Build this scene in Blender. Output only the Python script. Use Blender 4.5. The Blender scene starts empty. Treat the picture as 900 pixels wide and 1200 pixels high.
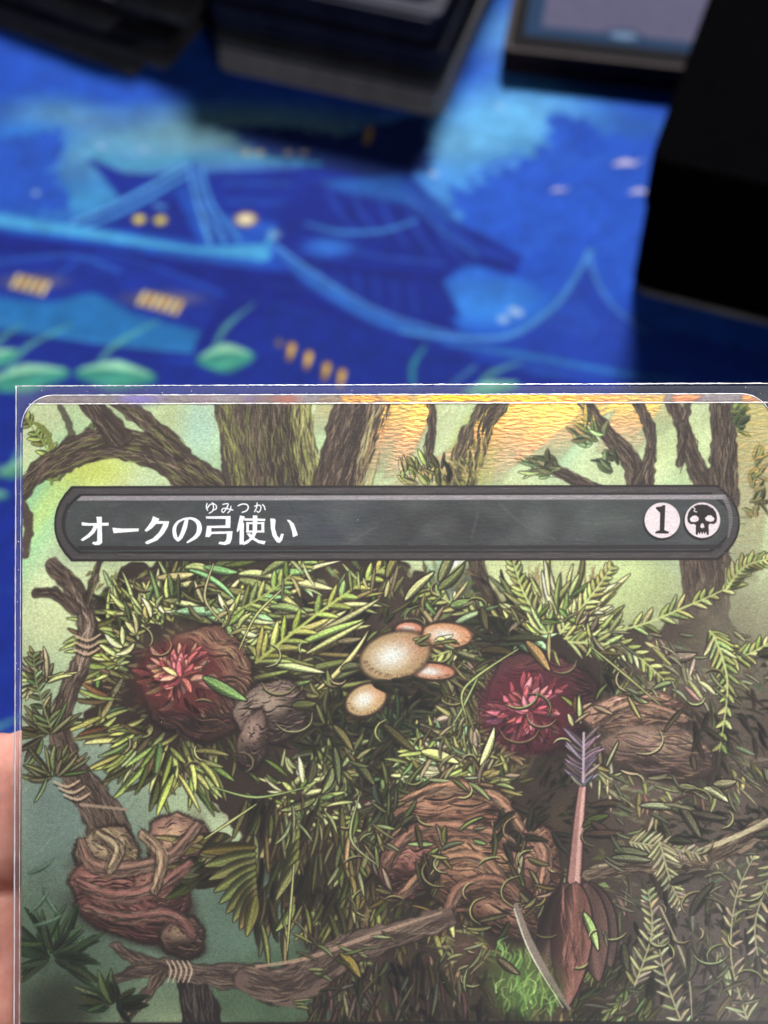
import bpy, bmesh, math, random
import numpy as np
from mathutils import Vector, Matrix

random.seed(7)
rng = np.random.default_rng(7)
scene = bpy.context.scene
COL = scene.collection
R = math.radians

# ------------------------------------------------------------------ camera
CAM_H, PITCH, FPX = 0.32, R(55), 1949.0          # metres above the mat, tilt below horizontal, focal length in photo pixels (900 wide)
FWD = Vector((0, math.cos(PITCH), -math.sin(PITCH)))
UP = Vector((0, math.sin(PITCH), math.cos(PITCH)))
RIGHT = Vector((1, 0, 0))
CAMP = Vector((0, 0, CAM_H))
CARD_D = 0.140                                    # the card is held 14 cm from the lens

cam_d = bpy.data.cameras.new('camera')
cam_d.sensor_fit = 'HORIZONTAL'
cam_d.sensor_width = 36
cam_d.lens = 36 * FPX / 900
cam_d.clip_start = 0.005
cam_d.clip_end = 50
cam_d.dof.use_dof = True
cam_d.dof.focus_distance = CARD_D
cam_d.dof.aperture_fstop = cam_d.lens / 1.45
cam = bpy.data.objects.new('camera', cam_d)
COL.objects.link(cam)
cam.location = CAMP
cam.rotation_euler = (math.pi / 2 - PITCH, 0, 0)
scene.camera = cam

# ------------------------------------------------------------------ light of the room, with two lamps added for the card
w = bpy.data.worlds.new('World')
scene.world = w
w.use_nodes = True
bg = w.node_tree.nodes['Background']
bg.inputs[0].default_value = (0.80, 0.88, 1.0, 1)
bg.inputs[1].default_value = 0.05

def area(name, loc, target, size, energy, color, size_y=None):
    d = bpy.data.lights.new(name, 'AREA')
    d.energy = energy
    d.color = color
    d.shape = 'RECTANGLE'
    d.size = size
    d.size_y = size_y or size
    o = bpy.data.objects.new(name, d)
    COL.objects.link(o)
    o.location = loc
    o.rotation_euler = (Vector(target) - Vector(loc)).to_track_quat('-Z', 'Y').to_euler()
    return o

def refl(px, py, dist, tilt=0.0):
    """a room position whose mirror image in the card shows at this pixel"""
    d = FWD + RIGHT * ((px - 450) / FPX) + UP * ((600 - py) / FPX)
    n = -FWD
    r = d - 2 * d.dot(n) * n
    p = CAMP + d * CARD_D
    return p + r.normalized() * dist

KEY = area('ceiling_lamp', (0.20, 1.28, 1.12), (0.0, 0.33, 0), 0.25, 35, (1.0, 0.97, 0.94))
FILL = area('card_fill_light', (0.20, -0.28, 0.26), CAMP + (FWD + UP * 0.12) * CARD_D, 0.12, 0.185, (1.0, 0.98, 0.97), 0.12)  # fill light added low in front to brighten the card face
FILL.data.spread = R(60)
TOPL = area('foil_sheen_light', refl(600, -290, 0.32), refl(560, 560, 0), 0.11, 0.082, (1.0, 0.97, 0.95), 0.10)  # small light added close above the card so the foil bands flash
TOPL.data.spread = R(36)
SIDE = area('window_lamp', refl(1000, 1190, 0.9), refl(700, 900, 0), 0.16, 0.12, (1.0, 0.95, 0.92), 0.20)

scene.view_settings.view_transform = 'Standard'
scene.view_settings.look = 'None'
scene.view_settings.gamma = 1
scene.view_settings.use_curve_mapping = False
scene.view_settings.exposure = 0.0
scene.cycles.max_bounces = 8
scene.cycles.transparent_max_bounces = 16
scene.cycles.caustics_reflective = False
scene.cycles.caustics_refractive = False
scene.cycles.use_denoising = True

# ------------------------------------------------------------------ helpers: objects
def ray(px, py):
    return FWD + RIGHT * ((px - 450) / FPX) + UP * ((600 - py) / FPX)

def on_mat(px, py, z=0.0):
    d = ray(px, py)
    t = (CAM_H - z) / -d.z
    return CAMP + d * t

def link(o, parent=None):
    COL.objects.link(o)
    if parent is not None:
        o.parent = parent
    return o

def empty(name, loc, rot, label, cat, group=None):
    o = bpy.data.objects.new(name, None)
    o.empty_display_size = 0.01
    o.location = loc
    o.rotation_euler = rot
    link(o)
    return tag(o, label, cat, group)

def tag(o, label, cat, group=None):
    o['label'] = label
    o['category'] = cat
    if group:
        o['group'] = group
    return o

def mesh(name, verts, faces, mat, parent=None, smooth=False, uvs=None):
    m = bpy.data.meshes.new(name)
    m.from_pydata([tuple(v) for v in verts], [], faces)
    m.materials.append(mat)
    if uvs is not None:
        l = m.uv_layers.new(name='UVMap')
        for lp in m.loops:
            l.data[lp.index].uv = uvs[lp.vertex_index]
    if smooth:
        for p in m.polygons:
            p.use_smooth = True
    m.update()
    return link(bpy.data.objects.new(name, m), parent)

def round_rect(w_, h_, r, seg=8, cx=0, cy=0):
    pts = []
    for sx, sy, a0 in ((1, 1, 0), (-1, 1, 90), (-1, -1, 180), (1, -1, 270)):
        for k in range(seg + 1):
            a = R(a0 + 90 * k / seg)
            pts.append((cx + sx * (w_ / 2 - r) + r * math.cos(a), cy + sy * (h_ / 2 - r) + r * math.sin(a)))
    return pts

def slab(name, outline, z0, z1, mat, parent=None, bevel=0.0):
    """a closed prism over an outline, with a small chamfer on both rims"""
    n = len(outline)
    cx = sum(p[0] for p in outline) / n
    cy = sum(p[1] for p in outline) / n
    def ring(z, inset):
        out = []
        for x, y in outline:
            d = math.hypot(x - cx, y - cy)
            f = (d - inset) / d
            out.append((cx + (x - cx) * f, cy + (y - cy) * f, z))
        return out
    rings = [ring(z0, bevel), ring(z0 + bevel, 0), ring(z1 - bevel, 0), ring(z1, bevel)] if bevel else [ring(z0, 0), ring(z1, 0)]
    v = [p for r_ in rings for p in r_]
    f = []
    for k in range(len(rings) - 1):
        for i in range(n):
            j = (i + 1) % n
            f.append((k * n + i, k * n + j, (k + 1) * n + j, (k + 1) * n + i))
    f.append(tuple(range(n))[::-1])
    f.append(tuple((len(rings) - 1) * n + i for i in range(n)))
    return mesh(name, v, f, mat, parent)

# ------------------------------------------------------------------ helpers: materials
def nt(name):
    m = bpy.data.materials.new(name)
    m.use_nodes = True
    t = m.node_tree
    return m, t, t.nodes['Principled BSDF'], t.nodes['Material Output']

def noise_mat(name, c1, c2, scale, rough=0.5, bump=0.1, spec=0.5, detail=6, bdist=0.0002, stretch=(1, 1, 1), sss=0.0):
    m, t, b, out = nt(name)
    tc = t.nodes.new('ShaderNodeTexCoord')
    mp = t.nodes.new('ShaderNodeMapping')
    mp.inputs['Scale'].default_value = stretch
    t.links.new(tc.outputs['Object'], mp.inputs[0])
    n = t.nodes.new('ShaderNodeTexNoise')
    n.inputs['Scale'].default_value = scale
    n.inputs['Detail'].default_value = detail
    t.links.new(mp.outputs[0], n.inputs['Vector'])
    r = t.nodes.new('ShaderNodeValToRGB')
    r.color_ramp.elements[0].position = 0.3
    r.color_ramp.elements[1].position = 0.7
    r.color_ramp.elements[0].color = (*c1, 1)
    r.color_ramp.elements[1].color = (*c2, 1)
    t.links.new(n.outputs['Fac'], r.inputs[0])
    t.links.new(r.outputs[0], b.inputs['Base Color'])
    b.inputs['Roughness'].default_value = rough
    b.inputs['Specular IOR Level'].default_value = spec
    if sss:
        b.inputs['Subsurface Weight'].default_value = sss
        b.inputs['Subsurface Radius'].default_value = (1.0, 0.35, 0.2)
        b.inputs['Subsurface Scale'].default_value = 0.003
    if bump:
        bp = t.nodes.new('ShaderNodeBump')
        bp.inputs['Strength'].default_value = bump
        bp.inputs['Distance'].default_value = bdist
        t.links.new(n.outputs['Fac'], bp.inputs['Height'])
        t.links.new(bp.outputs[0], b.inputs['Normal'])
    return m

def clear_film(name, refl_w=0.05, rough=0.1, tint=(0.97, 0.98, 1.0), haze=0.0, haze_col=(0.6, 0.62, 0.68)):
    """thin clear plastic: mostly see-through, a little gloss, a little milkiness"""
    m, t, b, out = nt(name)
    t.nodes.remove(b)
    tr = t.nodes.new('ShaderNodeBsdfTransparent')
    tr.inputs[0].default_value = (*tint, 1)
    gl = t.nodes.new('ShaderNodeBsdfGlossy')
    gl.inputs['Roughness'].default_value = rough
    gl.inputs['Color'].default_value = (1, 1, 1, 1)
    tc = t.nodes.new('ShaderNodeTexCoord')
    n = t.nodes.new('ShaderNodeTexNoise')
    n.inputs['Scale'].default_value = 60
    n.inputs['Detail'].default_value = 5
    t.links.new(tc.outputs['Object'], n.inputs['Vector'])
    bp = t.nodes.new('ShaderNodeBump')
    bp.inputs['Strength'].default_value = 0.25
    bp.inputs['Distance'].default_value = 0.0005
    t.links.new(n.outputs['Fac'], bp.inputs['Height'])
    t.links.new(bp.outputs[0], gl.inputs['Normal'])
    mx = t.nodes.new('ShaderNodeMixShader')
    mx.inputs[0].default_value = refl_w
    t.links.new(tr.outputs[0], mx.inputs[1])
    t.links.new(gl.outputs[0], mx.inputs[2])
    last = mx
    if haze:
        df = t.nodes.new('ShaderNodeBsdfDiffuse')
        df.inputs[0].default_value = (*haze_col, 1)
        m2 = t.nodes.new('ShaderNodeMixShader')
        m2.inputs[0].default_value = haze
        t.links.new(mx.outputs[0], m2.inputs[1])
        t.links.new(df.outputs[0], m2.inputs[2])
        last = m2
    t.links.new(last.outputs[0], out.inputs[0])
    return m

# ------------------------------------------------------------------ a small painter for the flat prints
def vnoise(h, w_, cell, seed=0):
    g = np.random.default_rng(seed).random((int(h / cell) + 3, int(w_ / cell) + 3)).astype(np.float32)
    y = np.arange(h, dtype=np.float32) / cell
    x = np.arange(w_, dtype=np.float32) / cell
    y0 = y.astype(int); x0 = x.astype(int)
    fy = (y - y0); fx = (x - x0)
    fy = (fy * fy * (3 - 2 * fy))[:, None]; fx = (fx * fx * (3 - 2 * fx))[None, :]
    a = g[y0][:, x0]; b = g[y0][:, x0 + 1]; c = g[y0 + 1][:, x0]; d = g[y0 + 1][:, x0 + 1]
    return (a * (1 - fx) + b * fx) * (1 - fy) + (c * (1 - fx) + d * fx) * fy

class Painter:
    def __init__(s, w_, h_, base, xf=None, k=1.0):
        s.w, s.h = w_, h_
        s.a = np.empty((h_, w_, 3), np.float32)
        s.a[:] = np.array(base, np.float32) / 255
        s.xf = xf or (lambda x, y: (x, y))
        s.k = k                               # texels per unit of width
    def P(s, pts):
        return [s.xf(x, y) for x, y in pts]
    def box(s, x0, y0, x1, y1):
        X0 = max(0, int(x0)); Y0 = max(0, int(y0)); X1 = min(s.w, int(x1) + 2); Y1 = min(s.h, int(y1) + 2)
        if X1 <= X0 or Y1 <= Y0:
            return None
        ys, xs = np.mgrid[Y0:Y1, X0:X1].astype(np.float32)
        return (slice(Y0, Y1), slice(X0, X1)), xs + 0.5, ys + 0.5
    def mix(s, sl, m, col):
        c = np.asarray(col, np.float32)
        if c.ndim == 1:
            c = c / 255
        s.a[sl] += (c - s.a[sl]) * m[..., None]
    def blob(s, cx, cy, rx, ry, col, alpha=1.0, soft=0.5, rot=0.0, raw=False):
        if not raw:
            cx, cy = s.xf(cx, cy)
            rx *= s.k; ry *= s.k
        r = max(rx, ry) * (1 + soft)
        b = s.box(cx - r, cy - r, cx + r, cy + r)
        if not b: return
        sl, x, y = b
        c_, s_ = math.cos(R(rot)), math.sin(R(rot))
        u = ((x - cx) * c_ + (y - cy) * s_) / rx
        v = (-(x - cx) * s_ + (y - cy) * c_) / ry
        d = np.sqrt(u * u + v * v)
        m = np.clip((1 + soft - d) / (2 * soft + 1e-6), 0, 1)
        s.mix(sl, m * m * (3 - 2 * m) * alpha, col)
    def poly(s, pts, col, alpha=1.0, soft=0.6, ragged=0.0, seed=1):
        p = s.P(pts)
        q = np.array(p, np.float32)
        pad = soft + ragged * s.k + 2
        b = s.box(q[:, 0].min() - pad, q[:, 1].min() - pad, q[:, 0].max() + pad, q[:, 1].max() + pad)
        if not b: return
        sl, x, y = b
        if ragged:
            n1 = vnoise(x.shape[0], x.shape[1], max(2, ragged * s.k * 0.9), seed) - 0.5
            n2 = vnoise(x.shape[0], x.shape[1], max(2, ragged * s.k * 0.9), seed + 9) - 0.5
            x = x + n1 * ragged * s.k * 2; y = y + n2 * ragged * s.k * 2
        inside = np.zeros(x.shape, bool)
        dist = np.full(x.shape, 1e9, np.float32)
        n = len(p)
        for i in range(n):
            x0, y0 = p[i]; x1, y1 = p[(i + 1) % n]
            if y0 != y1:
                c = (y0 > y) != (y1 > y)
                inside ^= c & (x < (x1 - x0) * (y - y0) / (y1 - y0) + x0)
            dx, dy = x1 - x0, y1 - y0
            t = np.clip(((x - x0) * dx + (y - y0) * dy) / (dx * dx + dy * dy + 1e-9), 0, 1)
            dist = np.minimum(dist, (x - x0 - t * dx) ** 2 + (y - y0 - t * dy) ** 2)
        d = np.sqrt(dist) * np.where(inside, 1, -1)
        m = np.clip(d / (2 * soft) + 0.5, 0, 1) * alpha
        s.mix(sl, m, col)
    def stroke(s, pts, wd, col, alpha=1.0, soft=0.6, smooth=True, ragged=0.0, seed=3):
        """variable width line; pts = (x, y), wd = one width or one per point; widths are full widths"""
        if not hasattr(wd, '__len__'):
            wd = [wd] * len(pts)
        if smooth and len(pts) > 2:
            pts, wd = spline(pts, wd)
        p = s.P(pts)
        r = [max(0.35, q * s.k * 0.5) for q in wd]
        xs_ = [q[0] for q in p]; ys_ = [q[1] for q in p]
        pad = max(r) + soft + 2 + ragged * s.k
        b = s.box(min(xs_) - pad, min(ys_) - pad, max(xs_) + pad, max(ys_) + pad)
        if not b: return
        sl, x, y = b
        if ragged:
            x = x + (vnoise(x.shape[0], x.shape[1], max(2, ragged * s.k * 3), seed) - 0.5) * ragged * s.k * 2
            y = y + (vnoise(x.shape[0], x.shape[1], max(2, ragged * s.k * 3), seed + 5) - 0.5) * ragged * s.k * 2
        best = np.full(x.shape, 1e9, np.float32)
        for i in range(len(p) - 1):
            (x0, y0), (x1, y1) = p[i], p[i + 1]
            dx, dy = x1 - x0, y1 - y0
            t = np.clip(((x - x0) * dx + (y - y0) * dy) / (dx * dx + dy * dy + 1e-9), 0, 1)
            d = np.sqrt((x - x0 - t * dx) ** 2 + (y - y0 - t * dy) ** 2) - (r[i] + (r[i + 1] - r[i]) * t)
            np.minimum(best, d, out=best)
        m = np.clip(0.5 - best / (2 * soft), 0, 1) * alpha
        s.mix(sl, m, col)
    def leaf(s, x0, y0, ang, L, W, col, bend=0.0, dark=(48, 38, 32), edge=1.0, alpha=1.0, vein=True):
        """one painted leaf: dark outline, body shaded across its midrib, light vein"""
        px, py = s.xf(x0, y0)
        L *= s.k; W *= s.k; edge *= s.k
        ca, sa = math.cos(ang), math.sin(ang)
        ex, ey = px + ca * L, py + sa * L
        pad = W + edge + abs(bend) * L * 0.3 + 2
        b = s.box(min(px, ex) - pad, min(py, ey) - pad, max(px, ex) + pad, max(py, ey) + pad)
        if not b: return
        sl, x, y = b
        u = ((x - px) * ca + (y - py) * sa) / L
        v = -(x - px) * sa + (y - py) * ca
        uc = np.clip(u, 0, 1)
        v = v - bend * L * uc * (1 - uc)
        prof = W * 0.5 * np.clip(np.sin(np.pi * uc ** 0.8), 0, 1) ** 0.75
        over = np.maximum(0, np.maximum(-u, u - 1)) * L
        d = np.abs(v) - prof + over
        m_o = np.clip(0.5 - (d - edge) / 2.6, 0, 1) * alpha * 0.8
        m_b = np.clip(0.5 - d / 1.9, 0, 1) * alpha
        s.mix(sl, m_o, dark)
        c = np.array(col, np.float32) / 255
        t = np.clip(v / (W * 0.5 + 1e-3), -1, 1)
        sh = 1.0 - 0.36 * t - 0.30 * (1 - uc) * 0.8
        if vein:
            sh = sh + 0.30 * np.exp(-(v / (0.10 * W + 0.5)) ** 2) - 0.12 * (np.sin(uc * L / (2.2 * s.k) * 2 + np.abs(v) * 0.9) > 0.5) * (W > 6 * s.k)
        cc = np.clip(c[None, None, :] * sh[..., None], 0, 0.80)
        s.a[sl] += (cc - s.a[sl]) * m_b[..., None]
    def hatch(s, pts, wd, cols, n, ln=22, th=1.3, alpha=0.7, jit=0.12, wave=0.15, across=False):
        """many short brush lines running along a path, spread over its width"""
        sp, sw = spline(pts, wd if hasattr(wd, '__len__') else [wd] * len(pts))
        seg = np.cumsum([0] + [math.dist(sp[i], sp[i + 1]) for i in range(len(sp) - 1)])
        for _ in range(n):
            a = rng.random() * seg[-1]
            i = min(len(sp) - 2, int(np.searchsorted(seg, a)) - 1 if a > 0 else 0)
            i = max(0, i)
            (x0, y0), (x1, y1) = sp[i], sp[i + 1]
            an = math.atan2(y1 - y0, x1 - x0)
            off = (rng.random() - 0.5) * sw[i] * 0.92
            f = (a - seg[i]) / max(1e-6, seg[i + 1] - seg[i])
            cx = x0 + (x1 - x0) * f - math.sin(an) * off
            cy = y0 + (y1 - y0) * f + math.cos(an) * off
            an2 = an + rng.normal(0, jit) + (math.pi / 2 if across else 0)
            l_ = ln * (0.5 + rng.random())
            dx, dy = math.cos(an2) * l_ / 2, math.sin(an2) * l_ / 2
            b_ = rng.normal(0, wave) * l_
            c = cols[rng.integers(len(cols))]
            t_ = th * (0.6 + rng.random() * 0.9)
            s.stroke([(cx - dx, cy - dy), (cx - dy * b_ / l_, cy + dx * b_ / l_), (cx + dx, cy + dy)], [t_ * .3, t_, t_ * .3], c, alpha * (0.5 + 0.5 * rng.random()), smooth=False)
    def image(s, name):
        im = bpy.data.images.new(name, s.w, s.h, alpha=False)
        buf = np.ones((s.h, s.w, 4), np.float32)
        buf[..., :3] = np.clip(s.a, 0, 1)[::-1]
        im.pixels.foreach_set(buf.ravel())
        im.update()
        im.pack()
        return im

def spline(pts, wd, sub=6):
    op, ow = [], []
    n = len(pts)
    for i in range(n - 1):
        p0 = pts[max(i - 1, 0)]; p1 = pts[i]; p2 = pts[i + 1]; p3 = pts[min(i + 2, n - 1)]
        for k in range(sub):
            t = k / sub
            f = lambda a, b, c, d: 0.5 * (2 * b + (c - a) * t + (2 * a - 5 * b + 4 * c - d) * t * t + (3 * b - a - 3 * c + d) * t ** 3)
            op.append((f(p0[0], p1[0], p2[0], p3[0]), f(p0[1], p1[1], p2[1], p3[1])))
            ow.append(wd[i] + (wd[i + 1] - wd[i]) * t)
    op.append(pts[-1]); ow.append(wd[-1])
    return op, ow

def rnd(a, b):
    return a + (b - a) * rng.random()

def vary(c, v=14, h=6):
    l = rng.normal(0, v)
    return tuple(float(np.clip(q + l + rng.normal(0, h), 5, 250)) for q in c)

# ------------------------------------------------------------------ the setting: a table under the play mat
def table_material():
    return noise_mat('dark_wood', (0.045, 0.028, 0.018), (0.09, 0.055, 0.035), 9, 0.45, 0.15, stretch=(1, 14, 1), bdist=0.001)
tv = [(-1.1, -0.6, -0.004), (1.1, -0.6, -0.004), (1.1, 1.1, -0.004), (-1.1, 1.1, -0.004)]
tb = [(x, y, -0.034) for x, y, z in tv]
table = mesh('table_surface', tv + tb, [(0, 1, 2, 3), (7, 6, 5, 4), (0, 4, 5, 1), (1, 5, 6, 2), (2, 6, 7, 3), (3, 7, 4, 0)], table_material())
table['kind'] = 'structure'

# ------------------------------------------------------------------ play mat with its printed picture
MX0, MX1, MY0, MY1, MR = -320.0, 320.0, 90.0, 500.0, 3.6     # mm, texels per mm
def mat_xf(px, py):
    p = on_mat(px, py)
    return ((p.x * 1000 - MX0) * MR, (MY1 - p.y * 1000) * MR)

def paint_mat():
    W_, H_ = int((MX1 - MX0) * MR), int((MY1 - MY0) * MR)
    p = Painter(W_, H_, (30, 84, 205), mat_xf, 0.235 * MR)
    # broad washes of the night sky
    for _ in range(90):
        c = [(26, 70, 190), (36, 96, 215), (44, 112, 222), (24, 60, 176)][rng.integers(4)]
        p.blob(rnd(-700, 1600), rnd(-120, 900), rnd(60, 200), rnd(20, 60), c, 0.35, 0.9, rnd(-25, 15))
    p.blob(585, 150, 120, 75, (110, 196, 255), 0.95, 0.7, -30)
    p.blob(545, 240, 66, 60, (86, 172, 252), 0.9, 0.7)
    p.blob(640, 40, 90, 60, (110, 180, 235), 0.8, 0.8)
    p.blob(180, 170, 170, 60, (104, 178, 220), 0.9, 0.6, -8)
    p.blob(60, 140, 60, 30, (120, 175, 200), 0.7, 0.8)
    p.blob(330, 160, 170, 45, (110, 150, 160), 0.85, 0.7, 4)
    p.blob(120, 235, 110, 30, (70, 160, 222), 0.9, 0.7)
    p.blob(30, 160, 50, 30, (40, 120, 225), 0.8, 0.8)
    p.blob(570, 350, 60, 40, (60, 150, 252), 0.95, 0.7)
    p.blob(770, 220, 60, 90, (34, 84, 200), 0.6, 0.7)
    for _ in range(50):
        p.blob(rnd(-100, 900), rnd(90, 460), rnd(20, 70), rnd(6, 20), [(56, 120, 176), (66, 140, 190), (40, 80, 170)][rng.integers(3)], 0.3, 0.9, rnd(-20, 15))
    # tree silhouettes against the glow
    p.poly([(-40, 175), (20, 160), (70, 150), (78, 172), (60, 200), (84, 222), (78, 250), (-40, 250)], (36, 88, 200), 1, 5, 9)
    p.poly([(-300, 120), (-40, 150), (-30, 250), (-300, 240)], (26, 64, 180), 1, 6, 12)
    p.poly([(528, 225), (560, 215), (600, 195), (640, 170), (650, 130), (700, 150), (760, 170), (830, 220), (800, 330), (700, 350), (600, 330), (540, 290)],
           (36, 92, 214), 0.95, 5, 12, 5)
    p.poly([(655, 135), (690, 140), (720, 180), (680, 185)], (30, 84, 205), 0.8, 4, 8, 6)
    p.poly([(262, 148), (340, 150), (400, 160), (500, 130), (505, 200), (420, 215), (300, 175)], (20, 44, 118), 0.95, 5, 8, 7)
    for _ in range(60):
        x, y = rnd(540, 700), rnd(190, 330)
        p.stroke([(x, y), (x + rnd(15, 45), y - rnd(3, 22))], [1, rnd(3, 7)], [(52, 112, 230), (30, 72, 196), (44, 100, 224)][rng.integers(3)], 0.5, 3)
    # upper roof ridge
    p.poly([(104, 186), (150, 204), (225, 206), (370, 196), (470, 215), (480, 262), (330, 262), (140, 232)], (20, 48, 160), 1, 2, 1)
    p.stroke([(112, 176), (122, 186), (165, 192), (240, 184), (375, 192)], [4, 6, 7, 6, 5], (62, 160, 196), 0.9, 2)
    p.stroke([(106, 190), (150, 206), (250, 202), (340, 206)], 4, (22, 46, 150), 0.9, 2)
    for k in range(4):
        p.stroke([(265, 214 + k * 11), (340, 216 + k * 11)], 3, [(50, 124, 220), (24, 56, 168)][k % 2], 0.8, 2)
    # gable with lit windows
    p.poly([(78, 264), (226, 188), (275, 290), (180, 285)], (30, 84, 196), 1, 2)
    p.poly([(128, 266), (205, 224), (232, 283)], (20, 44, 150), 1, 2)
    for o, c in ((0, (110, 196, 240)), (7, (20, 50, 150)), (13, (92, 174, 236)), (20, (16, 40, 140))):
        p.stroke([(78 + o * 1.7, 264 + o * 0.1), (150, 232 + o), (222 - o * 0.2, 192 + o)], 4.5, c, 1, 1.5)
    for o, c in ((0, (104, 180, 240)), (9, (20, 50, 160)), (17, (88, 164, 236)), (26, (22, 56, 170)), (34, (78, 156, 230))):
        p.stroke([(222 + o * 0.4, 192 + o * 0.2), (232 + o * 0.5, 240), (246 + o, 284 - o * 0.1)], 5, c, 1, 1.5)
    p.stroke([(182, 240), (192, 243)], 7, (90, 150, 220), 0.9, 2)
    for x, y, a in ((163, 257, 8), (188, 258, 8)):
        p.blob(x, y, a, a * 0.95, (190, 160, 60), 0.9, 0.4)
        p.blob(x, y, a * .6, a * .6, (255, 236, 130), 1, 0.4)
    p.blob(288, 257, 13, 11, (210, 150, 80), 0.9, 0.4)
    p.blob(288, 257, 9, 7, (255, 246, 205), 1, 0.4)
    # long eave
    p.poly([(-200, 240), (0, 272), (305, 316), (500, 330), (560, 420), (-200, 420)], (17, 38, 142), 1, 3)
    p.poly([(-200, 226), (0, 250), (100, 266), (230, 290), (310, 286), (318, 268), (326, 270), (316, 304), (300, 308), (160, 288), (0, 268), (-200, 244)], (76, 172, 232), 1, 2)
    p.stroke([(-200, 244), (0, 267), (160, 290), (300, 306)], 5, (28, 88, 200), 0.9, 2)
    # big dark roofs, centre and right
    p.poly([(318, 292), (332, 240), (372, 214), (430, 208), (480, 205), (540, 262), (612, 300), (606, 324), (548, 308), (520, 330), (540, 372), (450, 380), (360, 330)], (20, 44, 150), 1, 2.5, 1.5)
    for k in range(9):
        x = 392 + k * 16
        p.stroke([(x - 10, 216 + k * 3), (x, 240 + k * 5), (x + 22, 268 + k * 5)], [2, 4, 2], [(44, 96, 206), (14, 34, 124)][k % 2], 0.7, 2)
    for k in range(7):
        p.stroke([(350 + k * 22, 300 + k * 6), (356 + k * 22, 322 + k * 7)], 4, (36, 74, 186), 0.7, 2)
    p.stroke([(330, 300), (400, 316), (470, 322), (520, 326)], [3, 6, 6, 3], (14, 30, 118), 0.9, 2)
    p.stroke([(376, 284), (440, 300), (520, 308)], 3, (56, 116, 216), 0.7, 2)
    p.poly([(372, 212), (470, 205), (545, 268), (480, 240), (400, 225)], (36, 100, 190), 0.9, 3)
    p.stroke([(358, 262), (400, 272), (450, 270), (488, 258)], [3, 6, 6, 4], (70, 150, 226), 0.95, 2)
    p.stroke([(470, 214), (520, 262), (560, 290), (606, 306)], [5, 10, 9, 4], (32, 72, 186), 1, 2)
    p.stroke([(480, 232), (520, 272), (560, 300)], 4, (60, 130, 220), 0.8, 2)
    p.blob(385, 290, 26, 14, (52, 122, 226), 0.9, 0.7)
    p.stroke([(320, 290), (370, 330), (450, 376), (560, 404), (720, 436), (900, 470)], [12, 22, 18, 12, 8, 6], (46, 110, 206), 0.95, 2.5)
    p.stroke([(322, 286), (372, 322), (452, 367), (560, 398)], 3, (110, 176, 236), 0.8, 1.5)
    p.stroke([(322, 300), (370, 342), (450, 388), (560, 415)], 5, (26, 54, 166), 0.9, 2)
    p.blob(322, 275, 7, 6, (150, 190, 235), 0.8, 0.8)
    # second tier, with windows
    p.poly([(-200, 280), (0, 296), (110, 300), (245, 330), (262, 350), (240, 384), (150, 362), (-200, 345)], (24, 52, 164), 1, 2)
    p.stroke([(-20, 310), (40, 302), (90, 300), (140, 318)], 4, (52, 122, 216), 0.8, 2)
    p.stroke([(60, 330), (95, 304), (130, 300), (180, 312), (262, 345)], 3.5, (40, 94, 204), 0.9, 2)
    for x, y, n in ((18, 330, 5), (166, 350, 6)):
        p.blob(x + n * 4, y, n * 7, 11, (130, 110, 130), 0.7, 0.6)
        for i in range(n):
            p.stroke([(x + i * 8.5 - 3, y + i * 2.2 + 6), (x + i * 8.5 + 4, y + i * 2.2 - 7)], 5.5, [(255, 226, 150), (250, 206, 110)][i % 2], 1, 1.5)
    p.poly([(-200, 330), (0, 345), (60, 352), (110, 342), (160, 366), (236, 386), (226, 414), (120, 404), (-200, 360)], (36, 118, 190), 1, 2)
    p.stroke([(-100, 336), (0, 348), (60, 353), (110, 343), (160, 368), (236, 388)], 4, (26, 64, 176), 0.9, 1.5)
    p.stroke([(-100, 362), (0, 376), (120, 402), (224, 412)], 3, (70, 150, 214), 0.7, 1.5)
    p.poly([(-300, 372), (0, 392), (225, 425), (330, 352), (480, 400), (640, 440), (1500, 560), (1900, 1900), (-1200, 1900), (-900, 380)], (20, 46, 150), 1, 5)
    # sweeping roof at the right
    p.poly([(500, 392), (600, 392), (650, 362), (692, 300), (712, 350), (760, 380), (1000, 440), (1000, 500), (560, 420)], (30, 68, 182), 0.95, 3)
    p.stroke([(470, 388), (540, 396), (600, 392), (650, 358), (676, 322), (692, 294)], [4, 6, 7, 6, 5, 6], (84, 158, 226), 0.95, 2)
    p.stroke([(690, 296), (700, 330), (722, 362), (760, 390)], [6, 5, 4, 3], (78, 146, 222), 0.9, 2)
    for k in range(5):
        p.stroke([(640 + k * 12, 380 + k * 4), (676 + k * 6, 345 + k * 9)], 2.5, (64, 118, 220), 0.6, 2)
    p.stroke([(520, 402), (600, 414), (720, 436), (800, 446)], [3, 8, 7, 3], (50, 128, 206), 0.9, 2)
    # fish and lamps
    for x, y, r in ((733, 192, 1.0), (654, 223, 0.6), (749, 225, 0.8)):
        p.stroke([(x - 13 * r, y + 1), (x, y - 2 * r), (x + 10 * r, y)], [4 * r, 11 * r, 5 * r], (214, 204, 236), 1, 1.5)
        p.stroke([(x + 9 * r, y), (x + 20 * r, y - 5 * r)], [5 * r, 2], (196, 196, 236), 1, 1.5)
    for x, y, r in ((590, 374, 6), (602, 364, 6), (608, 367, 5), (586, 125, 4), (508, 204, 5), (524, 133, 3), (42, 226, 4), (168, 175, 4), (118, 172, 4)):
        p.blob(x, y, r, r * 0.9, (178, 206, 246), 0.9, 0.7)
    for x, y in ((342, 412), (362, 422), (383, 435), (401, 443)):
        p.stroke([(x - 3, y + 9), (x, y - 7)], [5, 9], (196, 140, 50), 1, 1.5)
        p.stroke([(x - 1, y + 3), (x + 1, y - 5)], [4, 5], (255, 214, 110), 1, 1)
    p.blob(327, 402, 4, 6, (150, 120, 90), 0.8, 0.5)
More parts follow.
